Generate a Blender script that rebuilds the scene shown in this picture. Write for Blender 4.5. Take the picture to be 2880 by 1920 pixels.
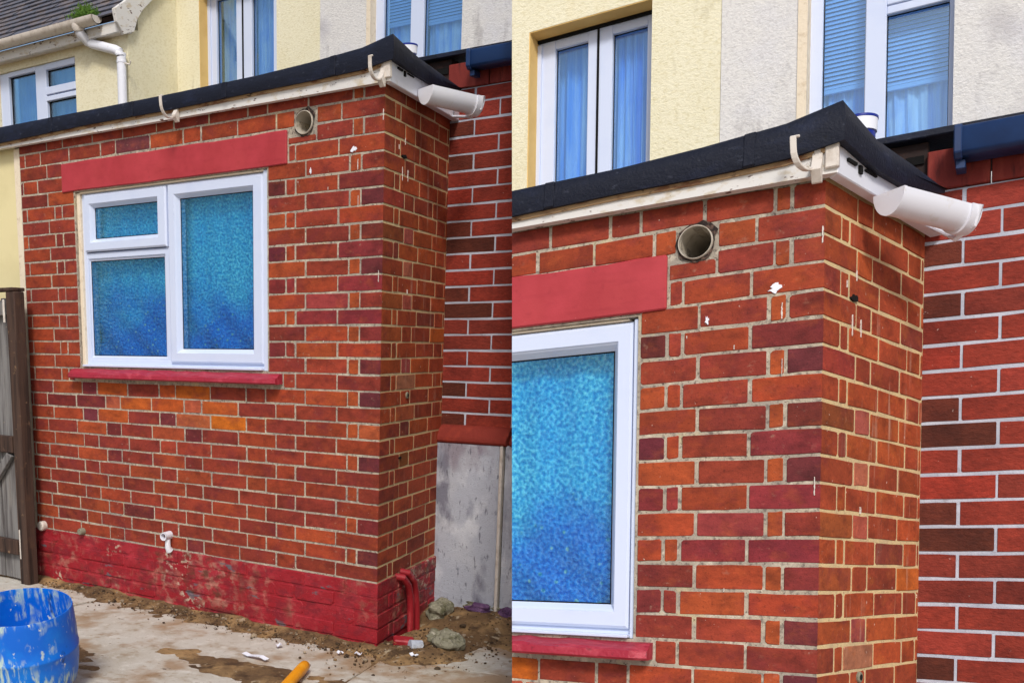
import bpy, bmesh, math, random
from mathutils import Vector, Matrix
from math import sin, cos, pi, radians
for o in list(bpy.data.objects): bpy.data.objects.remove(o)
scene = bpy.context.scene
COL = scene.collection

# ------------------------------------------------------------------ camera
cam = bpy.data.cameras.new('camera'); co = bpy.data.objects.new('camera', cam); COL.objects.link(co)
cam.sensor_width = 36; cam.lens = 37.5; cam.shift_x = 0.1875; cam.shift_y = 0.2222
cam.clip_start = 0.05; cam.clip_end = 500
co.matrix_world = Matrix(((0.790445, -0.129137, 0.598765, 2.822137),
                          (0.612512, 0.158552, -0.774397, -4.096656),
                          (0.005068, 0.978869, 0.204425, 1.434361), (0, 0, 0, 1)))
scene.camera = co
# ------------------------------------------------------------------ sky, sun, exposure
SUN_DIR = Vector((0.6, -1.0, 1.2)).normalized()        # towards the sun
w = bpy.data.worlds.new('World'); scene.world = w; w.use_nodes = True
nt = w.node_tree; bg = nt.nodes['Background']
sky = nt.nodes.new('ShaderNodeTexSky'); sky.sky_type = 'NISHITA'; sky.sun_disc = False
sky.sun_elevation = math.asin(SUN_DIR.z); sky.sun_rotation = math.atan2(SUN_DIR.x, SUN_DIR.y)
sky.air_density = 1.0; sky.dust_density = 3.0
nt.links.new(sky.outputs[0], bg.inputs[0]); bg.inputs[1].default_value = 0.135
sl = bpy.data.lights.new('sun', 'SUN'); sl.energy = 2.2; sl.angle = radians(12); sl.color = (1, .97, .93)
so = bpy.data.objects.new('sun', sl); COL.objects.link(so); so.location = (3, -6, 9)
so.rotation_euler = SUN_DIR.to_track_quat('Z', 'Y').to_euler()
vs = scene.view_settings; vs.view_transform = 'Standard'; vs.look = 'None'; vs.gamma = 1; vs.exposure = 0.02
vs.use_curve_mapping = False

# ------------------------------------------------------------------ materials
def lin(c):
    return tuple((v/255/12.92 if v/255 <= .04045 else ((v/255+.055)/1.055)**2.4) for v in c)
MATS = {}
U = (1,1,1)
def make(name, base=(128,128,128), rough=.7, layers=(), bump=(), attr=False, spec=.3, gain=1.0):
    """layers: (noise scale, lo, hi, colour, amount, stretch xyz[, kind]) ; bump: (scale, strength, stretch)"""
    m = bpy.data.materials.new(name); m.use_nodes = True; MATS[name] = m
    N = m.node_tree.nodes; L = m.node_tree.links
    b = N['Principled BSDF']; b.inputs['Roughness'].default_value = rough
    b.inputs['Specular IOR Level'].default_value = spec
    tc = N.new('ShaderNodeTexCoord')
    def tex(scale, stretch, kind='noise', detail=4, rg=.6):
        mp = N.new('ShaderNodeMapping'); mp.inputs['Scale'].default_value = stretch
        L.new(tc.outputs['Object'], mp.inputs['Vector'])
        if kind == 'voronoi':
            t = N.new('ShaderNodeTexVoronoi'); t.inputs['Scale'].default_value = scale; o = t.outputs['Distance']
        else:
            t = N.new('ShaderNodeTexNoise'); t.inputs['Scale'].default_value = scale
            t.inputs['Detail'].default_value = detail; t.inputs['Roughness'].default_value = rg; o = t.outputs['Fac']
        L.new(mp.outputs[0], t.inputs['Vector']); return o
    if attr:
        a = N.new('ShaderNodeAttribute'); a.attribute_name = 'tone'; cur = a.outputs['Color']
    else:
        r = N.new('ShaderNodeRGB'); r.outputs[0].default_value = tuple(x*gain for x in lin(base))+(1,); cur = r.outputs[0]
    for la in layers:
        sc, lo, hi, colr, amt, st = la[:6]; kind = 'noise'; mask = la[6] if len(la) > 6 else None
        t = tex(sc, st, kind)
        mr = N.new('ShaderNodeMapRange'); mr.inputs['From Min'].default_value = lo; mr.inputs['From Max'].default_value = hi
        mr.inputs['To Max'].default_value = amt; mr.clamp = True; L.new(t, mr.inputs['Value'])
        fac = mr.outputs[0]
        if mask:
            t2 = tex(mask[0], U, 'noise', 3); m2 = N.new('ShaderNodeMapRange'); m2.inputs['From Min'].default_value = mask[1]; m2.inputs['From Max'].default_value = mask[2]; L.new(t2, m2.inputs['Value'])
            mm = N.new('ShaderNodeMath'); mm.operation = 'MULTIPLY'; L.new(fac, mm.inputs[0]); L.new(m2.outputs[0], mm.inputs[1]); fac = mm.outputs[0]
        mx = N.new('ShaderNodeMix'); mx.data_type = 'RGBA'
        if colr == 'mul':
            mx.blend_type = 'MULTIPLY'; mx.inputs['B'].default_value = (.35,.3,.33,1)
        elif colr == 'up':
            mx.blend_type = 'MULTIPLY'; mx.inputs['B'].default_value = (1.7,1.75,1.7,1)
        else:
            mx.inputs['B'].default_value = tuple(x*gain for x in lin(colr))+(1,)
        L.new(fac, mx.inputs['Factor']); L.new(cur, mx.inputs['A']); cur = mx.outputs['Result']
    L.new(cur, b.inputs['Base Color'])
    nrm = None
    for (sc, stg, st) in bump:
        t = tex(sc, st, 'noise', 3)
        bp = N.new('ShaderNodeBump'); bp.inputs['Strength'].default_value = stg; bp.inputs['Distance'].default_value = .004
        L.new(t, bp.inputs['Height'])
        if nrm: L.new(nrm, bp.inputs['Normal'])
        nrm = bp.outputs[0]
    if nrm: L.new(nrm, b.inputs['Normal'])
    return m
U = (1,1,1)
make('brick', attr=True, rough=.8, layers=[
    (14, .46, .70, 'mul', .62, (1,1,1.6)), (7, .50, .70, (104,34,44), .55, (1,1,1.3)), (11, .55, .75, (172,84,40), .35, (1,1,1.5)),
    (36, .52, .72, 'up', .40, (1,1,2)), (120, .56, .72, 'mul', .6, U), (30, .60, .72, (176,140,118), .45, (1,1,1.3), (3,.5,.62)), (75, .70, .74, (222,206,190), .75, U)],
    bump=[(240, .3, U), (45, .5, U)])
make('brick_return', attr=True, rough=.8, layers=[
    (14, .48, .72, 'mul', .55, (1,1,1.6)), (36, .52, .72, 'up', .45, (1,1,2)), (11, .55, .75, (190,104,44), .4, (1,1,1.5)),
    (24, .58, .72, (206,170,146), .55, (1,1,.10), (2.5,.46,.6)), (120, .56, .72, 'mul', .6, U), (55, .69, .74, (225,205,190), .8, (1,1,.6))],
    bump=[(240, .3, U), (45, .5, U)])
make('brick_slip', attr=True, rough=.82, layers=[
    (40, .45, .75, 'mul', .5, (1,1,2.5)), (6, .45, .68, 'mul', .6, U), (50, .52, .75, 'up', .45, (1,1,2)), (200, .6, .75, 'mul', .6, U), (70, .72, .76, (200,180,170), .6, U)],
    bump=[(70, .9, (1,1,2)), (240, .4, U)])
make('mortar', (178,166,146), .92, [(3,.45,.62,(140,134,126),.8,U), (22,.52,.62,(206,196,176),.6,U), (12, .45, .7, (158,146,132), .8, U), (60, .52, .66, (104,94,88), .8, U), (7, .6, .7, (200,184,140), .6, U), (90,.60,.68,(70,55,50),.8,U)],
     [(150, .6, U)])
make('mortar_return', (212,188,140), .9, [(12, .45, .7, (180,160,128), .7, U), (60, .58, .7, (150,125,100), .6, U)], [(150, .6, U)])
make('mortar_grey', (184,188,200), .9, [(4,.5,.7,(146,146,154),.6,U), (30,.62,.72,(110,96,96),.5,U), (10, .4, .7, (150,158,172), .7, U), (90, .6, .75, (120,125,140), .6, U)], [(150, .5, U)])
make('red_paint', (164,50,56), .6, [(2.2,.45,.62,(178,62,66),.8,U), (14,.55,.7,(148,40,48),.5,(.4,1,2)), (5, .4, .7, (192,66,76), .6, U), (30, .6, .75, (140,36,44), .4, U), (60,.72,.76,(205,130,120),.5,U)], [(40, .15, U), (200, .12, U)], spec=.35)
make('red_sill', (158,34,54), .5, [(20, .5, .7, (196,78,92), .7, (1,3,1)), (40, .6, .7, (105,18,34), .7, (1,3,1))], [(60, .9, (1,3,1))], spec=.45)
make('plinth_paint', (146,26,36), .62, [(5, .45, .66, (168,48,58), .8, (1,1,1.4)), (12, .55, .7, (176,72,84), .6, U, (2.4,.5,.6)),
     (16, .48, .60, (168,116,100), .8, (1,1,1.2), (2.6,.47,.58)), (30, .54, .62, (196,180,158), .9, (1,1,1.3), (2.0,.58,.63)), (4.5, .63, .66, (96,96,102), .9, (1,1,3.5)),
     (10, .48, .62, (84,52,36), .85, (1,1,1.5), (2.4,.47,.58)), (9,.5,.6,(120,30,40),.7,(1,1,2)), (40, .60, .70, (84,22,28), .6, (1,1,2)), (140,.66,.7,(190,120,110),.6,U)],
     [(30, 1.0, U), (160, .6, U)])
make('black_felt', (15,20,36), .66, [(8, .5, .75, (30,38,62), .8, (1,1,2)), (50, .62, .75, (12,13,18), .8, U), (26,.62,.7,(66,70,84),.5,(1,1,2))], [(14, .9, (1,1,2)), (120, .5, U)], spec=.3)
make('fascia_white', (214,212,208), .5, [(14, .56, .68, (190,176,150), .8, (1,1,2)), (22, .615, .65, (84,54,42), .95, (1,1,2.4)), (50, .66, .74, (150,130,110), .6, U)], [(60, .15, U)])
make('fascia_wood', (170,140,104), .8, [(12, .5, .62, (120,78,54), .9, (1,1,3)), (20, .6, .66, (52,34,30), .9, (1,1,2))], [(60, .5, (1,1,3))])
make('plastic_white', (226,228,236), .35, [(18, .6, .75, (205,198,188), .6, U)], [], spec=.45)
make('plastic_aged', (214,206,196), .45, [(25, .5, .7, (170,156,140), .6, U)], [(50, .1, U)])
make('upvc', (204,214,236), .28, [(6, .5, .8, (192,204,232), .7, U), (60,.7,.76,(180,180,180),.3,U)], [], spec=.5)
make('reveal_cream', (226,212,188), .8, [(30, .55, .7, (190,170,140), .6, U)], [(90, .5, U)])
make('cream_render', (228,222,194), .9, [(3, .45, .7, (220,212,178), .7, U), (45, .5, .62, (206,196,156), .5, (1,1,1.6)), (1.4,.58,.68,(224,206,158),.5,(1,1,.4)), (9,.62,.72,(176,166,130),.5,(1,1,.25))], [(70, .8, (1,1,1.5)), (160, .5, U)])
make('cream_smooth', (222,210,162), .85, [(4, .45, .7, (210,198,150), .6, U)], [(60, .12, U)])
make('cream_reveal', (226,190,120), .85, [(5, .5, .75, (200,160,90), .6, U)], [(60, .2, U)])
make('white_render', (216,214,210), .9, [(3, .5, .72, (206,206,212), .7, U), (2.2, .58, .72, (160,156,160), .6, U), (60, .5, .64, (186,183,182), .45, (1,1,1.4)), (9,.60,.72,(150,146,146),.5,(1,1,.4))], [(70, .8, (1,1,1.5)), (160, .5, U)])
make('slate', (92,94,104), .75, [(9, .45, .7, (130,116,108), .8, U), (30, .6, .75, (58,62,76), .8, U)], [(60, .5, U)])
make('moss', (62,96,30), .9, [(20, .4, .7, (96,124,46), .8, U)], [])
make('concrete_wall', (172,177,188), .85, [(4, .5, .66, (182,186,194), .8, U), (7, .52, .66, (116,116,130), .9, (1,1,.5)), (5, .5, .6, (206,210,216), .8, (1,1,.6), (3,.5,.6)), (3, .56, .66, (120,100,110), .6, (1,1,.6)), (40, .60, .70, (80,80,92), .7, (1,1,.4)), (120,.62,.7,(100,100,108),.6,U)], [(20, .9, U), (140, .6, U)])
make('ledge_red', (122,42,32), .75, [(12, .5, .7, (146,56,40), .8, U), (40, .6, .75, (110,36,28), .7, U)], [(70, .6, U)])
make('tile_rough', (120,44,38), .85, [(20, .5, .7, (150,66,54), .8, (1,1,.25)), (45, .55, .7, (70,28,28), .8, (1,1,.2))], [(50, 1.0, (1,1,.3))])
make('navy_plastic', (24,50,92), .45, [(7, .5, .75, (18,36,72), .8, U)], [], spec=.4)
make('dark_timber', (44,32,30), .85, [(14, .5, .7, (74,50,42), .8, (1,1,3))], [(60, .4, U)])
make('hole', (12,11,11), .95)
make('dirt_ring', (46,38,36), .95, [(60,.5,.65,(120,96,84),.8,U)], [(120, .9, U)])
make('pipe_inner', (186,178,164), .6, [(20, .5, .7, (110,96,82), .8, U)])
make('red_pipe', (150,30,40), .45, [(20, .55, .7, (190,76,80), .6, (1,1,.3)), (30, .66, .72, (70,30,36), .7, U)], [(40, .3, U)], spec=.5)
make('wood_grey', (124,122,120), .88, [(30, .45, .65, (66,60,60), .85, (1,1,.06)), (12, .55, .7, (150,142,132), .7, (1,1,.1)), (70,.68,.74,(190,170,140),.6,U)], [(50, .7, (1,1,.06))])
make('wood_dark', (74,56,47), .9, [(30, .45, .65, (30,22,20), .85, (1,1,.06)), (24, .64, .72, (150,120,92), .7, U), (12,.6,.7,(84,62,48),.7,U)], [(50, .7, (1,1,.08))])
make('drum_blue', (0,98,204), .42, [(5, .45, .7, (0,132,224), .8, U), (46, .47, .58, (186,206,186), .85, (1,1,.2), (6,.44,.56)), (20, .56, .62, (196,208,186), .7, (1,1,.5), (4,.5,.6)), (30, .66, .70, (214,216,196), .9, (1,1,.7)), (9, .66, .7, (10,40,90), .8, (1,1,.4))], [(30, .12, U)], spec=.45)
make('ground_concrete', (190,184,172), .88, [(3, .45, .7, (164,152,132), .8, U), (14, .52, .7, (212,208,198), .6, U), (2.1, .50, .60, (146,112,74), .75, U), (6, .56, .68, (138,108,74), .6, U), (26,.6,.7,(150,130,104),.6,U),
     (60, .62, .72, (120,96,70), .6, U), (8, .68, .71, (84,66,50), .7, U)], [(12, .4, U), (120, .5, U)])
make('soil', (104,80,54), .85, [(4, .45, .62, (162,130,88), .85, U), (9, .52, .66, (66,48,32), .9, U), (40, .55, .7, (80,60,42), .7, U), (14,.62,.68,(178,162,136),.7,U)], [(40, 1.0, U), (140, .8, U)])
make('clod', attr=True, rough=.95, layers=[(60, .5, .7, 'mul', .6, U)], bump=[(120, .6, U)])
make('stone_green', (128,124,106), .95, [(16, .5, .66, (84,82,56), .8, U), (40, .55, .7, (190,184,166), .7, U), (60, .6, .7, (60,54,44), .8, U)], [(40, 1.0, U)])
make('stone_purple', (86,58,92), .8, [(20, .5, .7, (128,98,132), .8, U), (50, .6, .7, (44,30,46), .8, U)], [(60, 1.0, U)])
make('paper', (228,230,238), .7); make('orange_handle', (240,158,20), .4, [(12, .5, .7, (250,196,70), .5, U), (40,.66,.72,(180,110,30),.7,U)], spec=.45)
make('tub_white', (232,234,242), .4); make('tub_blue', (14,40,140), .4)
make('curtain_net', (224,238,255), .85, [(16, .42, .62, (110,172,250), .95, (1,1,.06)), (3,.5,.66,(90,156,244),.6,U)]); make('blind_slat', (176,212,255), .5)  # vertical streaks put the lit and shaded folds into the net's colour
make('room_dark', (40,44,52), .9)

def glass(name, tint, gl, rough=.03, mottle=None, bumpk=0, gcol=(1,1,1), rise=.6):
    m = bpy.data.materials.new(name); m.use_nodes = True; MATS[name] = m
    N = m.node_tree.nodes; L = m.node_tree.links
    N.remove(N['Principled BSDF']); out = N['Material Output']
    tr = N.new('ShaderNodeBsdfTransparent'); tr.inputs[0].default_value = tint+(1,)
    g = N.new('ShaderNodeBsdfGlossy'); g.inputs['Roughness'].default_value = rough; g.inputs['Color'].default_value = gcol+(1,)
    mx = N.new('ShaderNodeMixShader')
    lw = N.new('ShaderNodeLayerWeight'); lw.inputs['Blend'].default_value = .25
    mr = N.new('ShaderNodeMapRange'); mr.inputs['To Min'].default_value = gl; mr.inputs['To Max'].default_value = min(1, gl+rise)
    L.new(lw.outputs['Fresnel'], mr.inputs['Value']); L.new(mr.outputs[0], mx.inputs[0])
    L.new(tr.outputs[0], mx.inputs[1]); L.new(g.outputs[0], mx.inputs[2]); L.new(mx.outputs[0], out.inputs['Surface'])
    if mottle:
        tc = N.new('ShaderNodeTexCoord'); t = N.new('ShaderNodeTexNoise'); t.inputs['Scale'].default_value = 82; t.inputs['Detail'].default_value = 2
        L.new(tc.outputs['Object'], t.inputs['Vector'])
        cr = N.new('ShaderNodeMapRange'); cr.inputs['From Min'].default_value = .38; cr.inputs['From Max'].default_value = .60; L.new(t.outputs['Fac'], cr.inputs['Value'])
        cm = N.new('ShaderNodeMix'); cm.data_type = 'RGBA'; cm.inputs['A'].default_value = mottle+(1,); cm.inputs['B'].default_value = tint+(1,)
        L.new(cr.outputs[0], cm.inputs['Factor']); L.new(cm.outputs['Result'], tr.inputs[0])
        bp = N.new('ShaderNodeBump'); bp.inputs['Strength'].default_value = bumpk; bp.inputs['Distance'].default_value = .003
        L.new(t.outputs['Fac'], bp.inputs['Height']); L.new(bp.outputs[0], g.inputs['Normal'])
glass('glass_clear', (.80,.92,1.0), .16, gcol=(.72,.9,1.0))
glass('glass_frosted', (1.0,1.0,1.0), .12, .12, (.20,.58,.80), 1.0, (.55,.95,1.0), .35)

def curtain_mat(name):
    """blue star-print curtain: pale turquoise above with sky reflection mixed in, deep blue hem with light dots"""
    m = make(name, (130,240,255), .9, [(6, .4, .7, (60,206,252), .8, (1,1,.6)), (9,.56,.68,(190,222,214),.6,U,(2.5,.5,.6))])
    N = m.node_tree.nodes; L = m.node_tree.links; b = N['Principled BSDF']
    src = b.inputs['Base Color'].links[0].from_socket
    tc = N.new('ShaderNodeTexCoord'); sp = N.new('ShaderNodeSeparateXYZ'); L.new(tc.outputs['Object'], sp.inputs[0])
    n = N.new('ShaderNodeTexNoise'); n.inputs['Scale'].default_value = 4; n.inputs['Detail'].default_value = 5; L.new(tc.outputs['Object'], n.inputs['Vector'])
    ad = N.new('ShaderNodeMath'); ad.operation = 'MULTIPLY_ADD'; ad.inputs[1].default_value = .75; L.new(n.outputs['Fac'], ad.inputs[0]); L.new(sp.outputs['Z'], ad.inputs[2])
    mr = N.new('ShaderNodeMapRange'); mr.inputs['From Min'].default_value = 2.18; mr.inputs['From Max'].default_value = 1.92; L.new(ad.outputs[0], mr.inputs['Value'])  # pale upper part also paints in the sky's reflection on the panes
    mx = N.new('ShaderNodeMix'); mx.data_type = 'RGBA'; mx.inputs['B'].default_value = lin((10,146,236))+(1,)
    L.new(mr.outputs[0], mx.inputs['Factor']); L.new(src, mx.inputs['A'])
    v = N.new('ShaderNodeTexVoronoi'); v.inputs['Scale'].default_value = 26; L.new(tc.outputs['Object'], v.inputs['Vector'])
    vr = N.new('ShaderNodeMapRange'); vr.inputs['From Min'].default_value = .22; vr.inputs['From Max'].default_value = .12; L.new(v.outputs['Distance'], vr.inputs['Value'])
    ml = N.new('ShaderNodeMath'); ml.operation = 'MULTIPLY'; L.new(vr.outputs[0], ml.inputs[0]); L.new(mr.outputs[0], ml.inputs[1])
    m2 = N.new('ShaderNodeMix'); m2.data_type = 'RGBA'; m2.inputs['B'].default_value = lin((190,225,205))+(1,)
    L.new(ml.outputs[0], m2.inputs['Factor']); L.new(mx.outputs['Result'], m2.inputs['A']); L.new(m2.outputs['Result'], b.inputs['Base Color'])
curtain_mat('curtain_star')

# ------------------------------------------------------------------ helpers
M_NEAR = Matrix(((0.991948,-0.055692,-0.113745,2.33053),(0.073974,0.983777,0.163437,-1.266574),(0.102797,-0.170535,0.979975,-0.639929),(0,0,0,1)))
CUT_CO = Vector((0.491526,-3.165286,1.514295)); CUT_NO = Vector((0.915579,0.401824,0.015927))   # raw end of the nearer block
def frame_mat(h): return Matrix.Identity(4) if h == 'L' else M_NEAR
class MB:
    def __init__(s): s.v = []; s.f = []; s.t = []
    def add(s, vs, fs, tone=None):
        n = len(s.v); s.v += [tuple(v) for v in vs]; s.f += [tuple(i+n for i in f) for f in fs]
        if tone is not None: s.t += [tone]*len(vs)
    def box(s, x0, x1, y0, y1, z0, z1):
        s.add([(x0,y0,z0),(x1,y0,z0),(x1,y1,z0),(x0,y1,z0),(x0,y0,z1),(x1,y0,z1),(x1,y1,z1),(x0,y1,z1)],
              [(0,3,2,1),(4,5,6,7),(0,1,5,4),(1,2,6,5),(2,3,7,6),(3,0,4,7)])
    def prism(s, poly, axis, a, b):
        """poly = 2-D outline, extruded along axis from a to b"""
        def P(p, t): return {'x':(t,p[0],p[1]),'y':(p[0],t,p[1]),'z':(p[0],p[1],t)}[axis]
        n = len(poly); s.add([P(p,a) for p in poly]+[P(p,b) for p in poly],
            [tuple(range(n)), tuple(range(2*n-1, n-1, -1))]+[(i,(i+1)%n,n+(i+1)%n,n+i) for i in range(n)])
    def tube(s, path, r, seg=14, caps=True, r2=None):
        path = [Vector(p) for p in path]; rings = []
        for i, p in enumerate(path):
            d = (path[min(i+1,len(path)-1)]-path[max(i-1,0)]).normalized()
            a = d.cross(Vector((0,0,1))) if abs(d.z) < .9 else d.cross(Vector((0,1,0)))
            a.normalize(); b = d.cross(a)
            rr = r[i] if isinstance(r, (list,tuple)) else r
            rings.append([p+a*rr*cos(2*pi*k/seg)+b*(r2 or rr)*sin(2*pi*k/seg) for k in range(seg)])
        vs = [v for q in rings for v in q]; fs = []
        for i in range(len(rings)-1):
            for k in range(seg): fs.append((i*seg+k, i*seg+(k+1)%seg, (i+1)*seg+(k+1)%seg, (i+1)*seg+k))
        if caps: fs += [tuple(range(seg))[::-1], tuple((len(rings)-1)*seg+k for k in range(seg))]
        s.add(vs, fs)
    def lathe(s, prof, c, seg=48):
        n = len(prof); vs = []; fs = []
        for k in range(seg):
            a = 2*pi*k/seg
            vs += [(c[0]+r*cos(a), c[1]+r*sin(a), c[2]+z) for r, z in prof]
        for k in range(seg):
            for i in range(n-1): fs.append((k*n+i, ((k+1)%seg)*n+i, ((k+1)%seg)*n+i+1, k*n+i+1))
        s.add(vs, fs)
    def rings(s, rect, steps, y0=0, close=False):
        """window frame: concentric rectangles (inset, depth) lofted; rect = x0,x1,z0,z1"""
        x0,x1,z0,z1 = rect; vs = []; fs = []
        for ins, d in steps:
            vs += [(x0+ins,y0+d,z0+ins),(x1-ins,y0+d,z0+ins),(x1-ins,y0+d,z1-ins),(x0+ins,y0+d,z1-ins)]
        for i in range(len(steps)-1):
            for k in range(4): fs.append((i*4+k, i*4+(k+1)%4, (i+1)*4+(k+1)%4, (i+1)*4+k))
        s.add(vs, fs)
def link(name, me, parent, h):
    o = bpy.data.objects.new(name, me); COL.objects.link(o)
    if parent is not None: o.parent = parent
    else: o.matrix_world = frame_mat(h)
    return o
def build(name, mb, mat, parent=None, h='L', bevel=0, smooth=False, kind=None, seg=1):
    """link the collected geometry as ONE object; on the nearer block everything ends at its raw left end"""
    if not mb.v: return None
    cut = False
    if h == 'R':
        d = [(Vector(v)-CUT_CO).dot(CUT_NO) for v in mb.v]
        if max(d) <= .003: return None
        cut = min(d) < 0
    me = bpy.data.meshes.new(name); me.from_pydata(mb.v, [], mb.f)
    if mb.t:
        a = me.attributes.new('tone', 'FLOAT_COLOR', 'POINT')
        for i, t in enumerate(mb.t): a.data[i].color = (*t, 1)
    bm = bmesh.new(); bm.from_mesh(me)
    bmesh.ops.recalc_face_normals(bm, faces=bm.faces)
    if bevel:
        es = [e for e in bm.edges if len(e.link_faces) == 2 and e.calc_face_angle(0) > .5]
        bmesh.ops.bevel(bm, geom=es, offset=bevel, segments=seg, affect='EDGES', profile=.5, clamp_overlap=True)
    if cut:
        r = bmesh.ops.bisect_plane(bm, geom=bm.verts[:]+bm.edges[:]+bm.faces[:], dist=1e-5, plane_co=CUT_CO, plane_no=CUT_NO, clear_inner=True)
        es = [e for e in r['geom_cut'] if isinstance(e, bmesh.types.BMEdge) and e.is_valid and e.is_boundary]
        try: bmesh.ops.holes_fill(bm, edges=es, sides=0)
        except Exception: pass
        if not bm.faces: bm.free(); return None
    bm.to_mesh(me); bm.free()
    if smooth:
        for p in me.polygons: p.use_smooth = True
        if hasattr(me, 'set_sharp_from_angle'): me.set_sharp_from_angle(angle=radians(40))
    me.materials.append(MATS[mat])
    o = link(name, me, parent, h)
    if kind: o['kind'] = kind
    return o
def thing(name, label, cat, h='L', group=None):
    o = bpy.data.objects.new(name, None); COL.objects.link(o); o.matrix_world = frame_mat(h); o.empty_display_size = .2
    o['label'] = label; o['category'] = cat
    if group: o['group'] = group
    return o
def tag(o, label, cat, group=None, kind=None):
    if o is None: return None
    o['label'] = label; o['category'] = cat
    if group: o['group'] = group
    if kind: o['kind'] = kind
    return o

# ------------------------------------------------------------------ the two blocks: survey of each (metres, own corner = origin, X right along the front, Y into the building)
D = {
 'L': dict(a=1.776278, rl=.852097, sx=1.106318, sr=.852097/.747, rows=34, yH=2.2, xl=-2.567,
   black=[(-2.95,2.575,2.66),(-2.64,2.575,2.66),(-1.88,2.588,2.66),(-1.22,2.588,2.662),(-.684,2.598,2.668),(-.373,2.601,2.679),(-.085,2.608,2.697)], bcor=(2.628,2.726), bret=[(.22,2.623,2.704),(.5,2.626,2.699),(.80,2.675,2.694)],
   wb=2.548, lintel=(-2.187,-.5525,2.271,2.4215), open=(-2.090,-.680,1.312,2.266), fo=(-2.066,-.712,1.322,2.257),
   fan=(-2.036,-1.386,1.944,2.247), fang=(-1.973,-1.473,2.012,2.178), lowg=(-2.022,-1.429,1.375,1.895), big=(-1.374,-.719,1.344,2.249), bigg=(-1.307,-.806,1.416,2.178),
   sill=(-2.145,-.586,1.306,1.278,1.252), vent=(-.449,2.444,.052), brk=[(-1.222,.112),(.022,.098)], gut=((.048,.255,2.576),(.150,.515,2.560)),
   hA=dict(op=(-3.222,-2.462,2.9,4.03), fr=(-3.222,-2.47,2.95,4.026), g=[(-3.138,-2.937),(-2.785,-2.575)], gt=3.968, m=-2.87),
   hB=dict(op=(-1.645,-.937,2.8,4.6), fr=(-1.647,-.938,2.85,4.5), g=[(-1.58,-1.365),(-1.265,-.967)], gt=3.76, rail=(3.765,3.80), bl=(3.545,3.51)), bound=-2.068,
   ny0=2.463, npitch=.0805, nA=.106, nB=-.033, nhalf=.137, ntile=(2.682,2.81), ntj=[-.185,.047,.28,.51,.74,.97,1.3], ngut=(-.022,1.4,2.754,2.837), nroof=(-.36,1.4,2.846,2.868), nledge=(-.172,1.3,.946,1.026), nrows=18, nx1=1.3,
   tub=(-1.11,1.85,3.250,.06)),
 'R': dict(a=1.320065, rl=.733298, sx=.824834, sr=.733298/.747, rows=27, yH=1.2, xl=-1.914,
   black=[(-2.1,2.60,2.687),(-1.49,2.608,2.687),(-.967,2.606,2.688),(-.55,2.619,2.694),(-.312,2.621,2.707),(-.093,2.629,2.726)], bcor=(2.651,2.757), bret=[(.166,2.63,2.717),(.41,2.634,2.713),(.69,2.69,2.711)],
   wb=2.575, lintel=(-1.70,-.4225,2.2725,2.432), open=(-1.575,-.506,1.303,2.264), fo=(-1.56,-.519,1.311,2.258),
   fan=(-1.548,-1.042,1.921,2.24), fang=(-1.498,-1.107,1.994,2.168), lowg=(-1.5,-1.05,1.345,1.872), big=(-1.03,-.5265,1.331,2.2525), bigg=(-.966,-.5885,1.402,2.176),
   sill=(-1.6,-.447,1.30,1.277,1.248), vent=(-.342,2.457,.049), brk=[(-.97,.1),(-.014,.085)], gut=((.140,.150,2.562),(.300,.375,2.546)),
   hA=dict(op=(-1.384,-.848,2.8,3.842), fr=(-1.384,-.853,2.85,3.838), g=[(-1.302,-1.154),(-1.046,-.897)], gt=3.79, m=-1.107),
   hB=dict(op=(-.262,.220,2.7,4.5), fr=(-.263,.219,2.75,4.4), g=[(-.216,-.070),(0.0,.201)], gt=3.569, rail=(3.574,3.608), bl=(3.363,3.327)), bound=-.573,
   ny0=2.474, npitch=.0815, nA=.386, nB=.286, nhalf=.10, ntile=(2.706,2.84), ntj=[.183,.356,.525,.70,.87,1.04,1.21,1.38,1.6], ngut=(.262,1.6,2.779,2.869), nroof=(.04,1.6,2.884,2.907), nledge=(.17,1.6,.96,1.04), nrows=18, nx1=1.6,
   tub=(-.030,.85,3.040,.056)),
}
C = .075; TOP = 2.505
ROW_A = [0,.112,.170,.400,.630,.746,.972,1.203,1.316,1.543,1.773,1.889,2.128,2.32]
ROW_B = [0,.227,.456,.569,.797,1.030,1.146,1.372,1.599,1.710,1.941,2.179,2.297,2.32]
ROW_TOP = [0,.102,.155,.387,.609,.722,.952,1.175,1.290,1.521,1.741,1.969,2.094,2.32]
ROW_0 = [0,.214,.343,.458,.561,.783,1.004,1.117,1.335,1.574,1.684,1.922,2.146,2.272,2.32]
ROW_1 = [0,.102,.155,.343,.565,.746,.972,1.203,1.316,1.543,1.773,1.889,2.100,2.32]
RET_A = [0,.221,.331,.556,.747]; RET_B = [0,.111,.168,.387,.610,.722,.747]
PAL = [((166,62,36),.34),((156,56,40),.32),((140,48,40),.20),((176,72,38),.11),((116,42,48),.03)]
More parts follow.
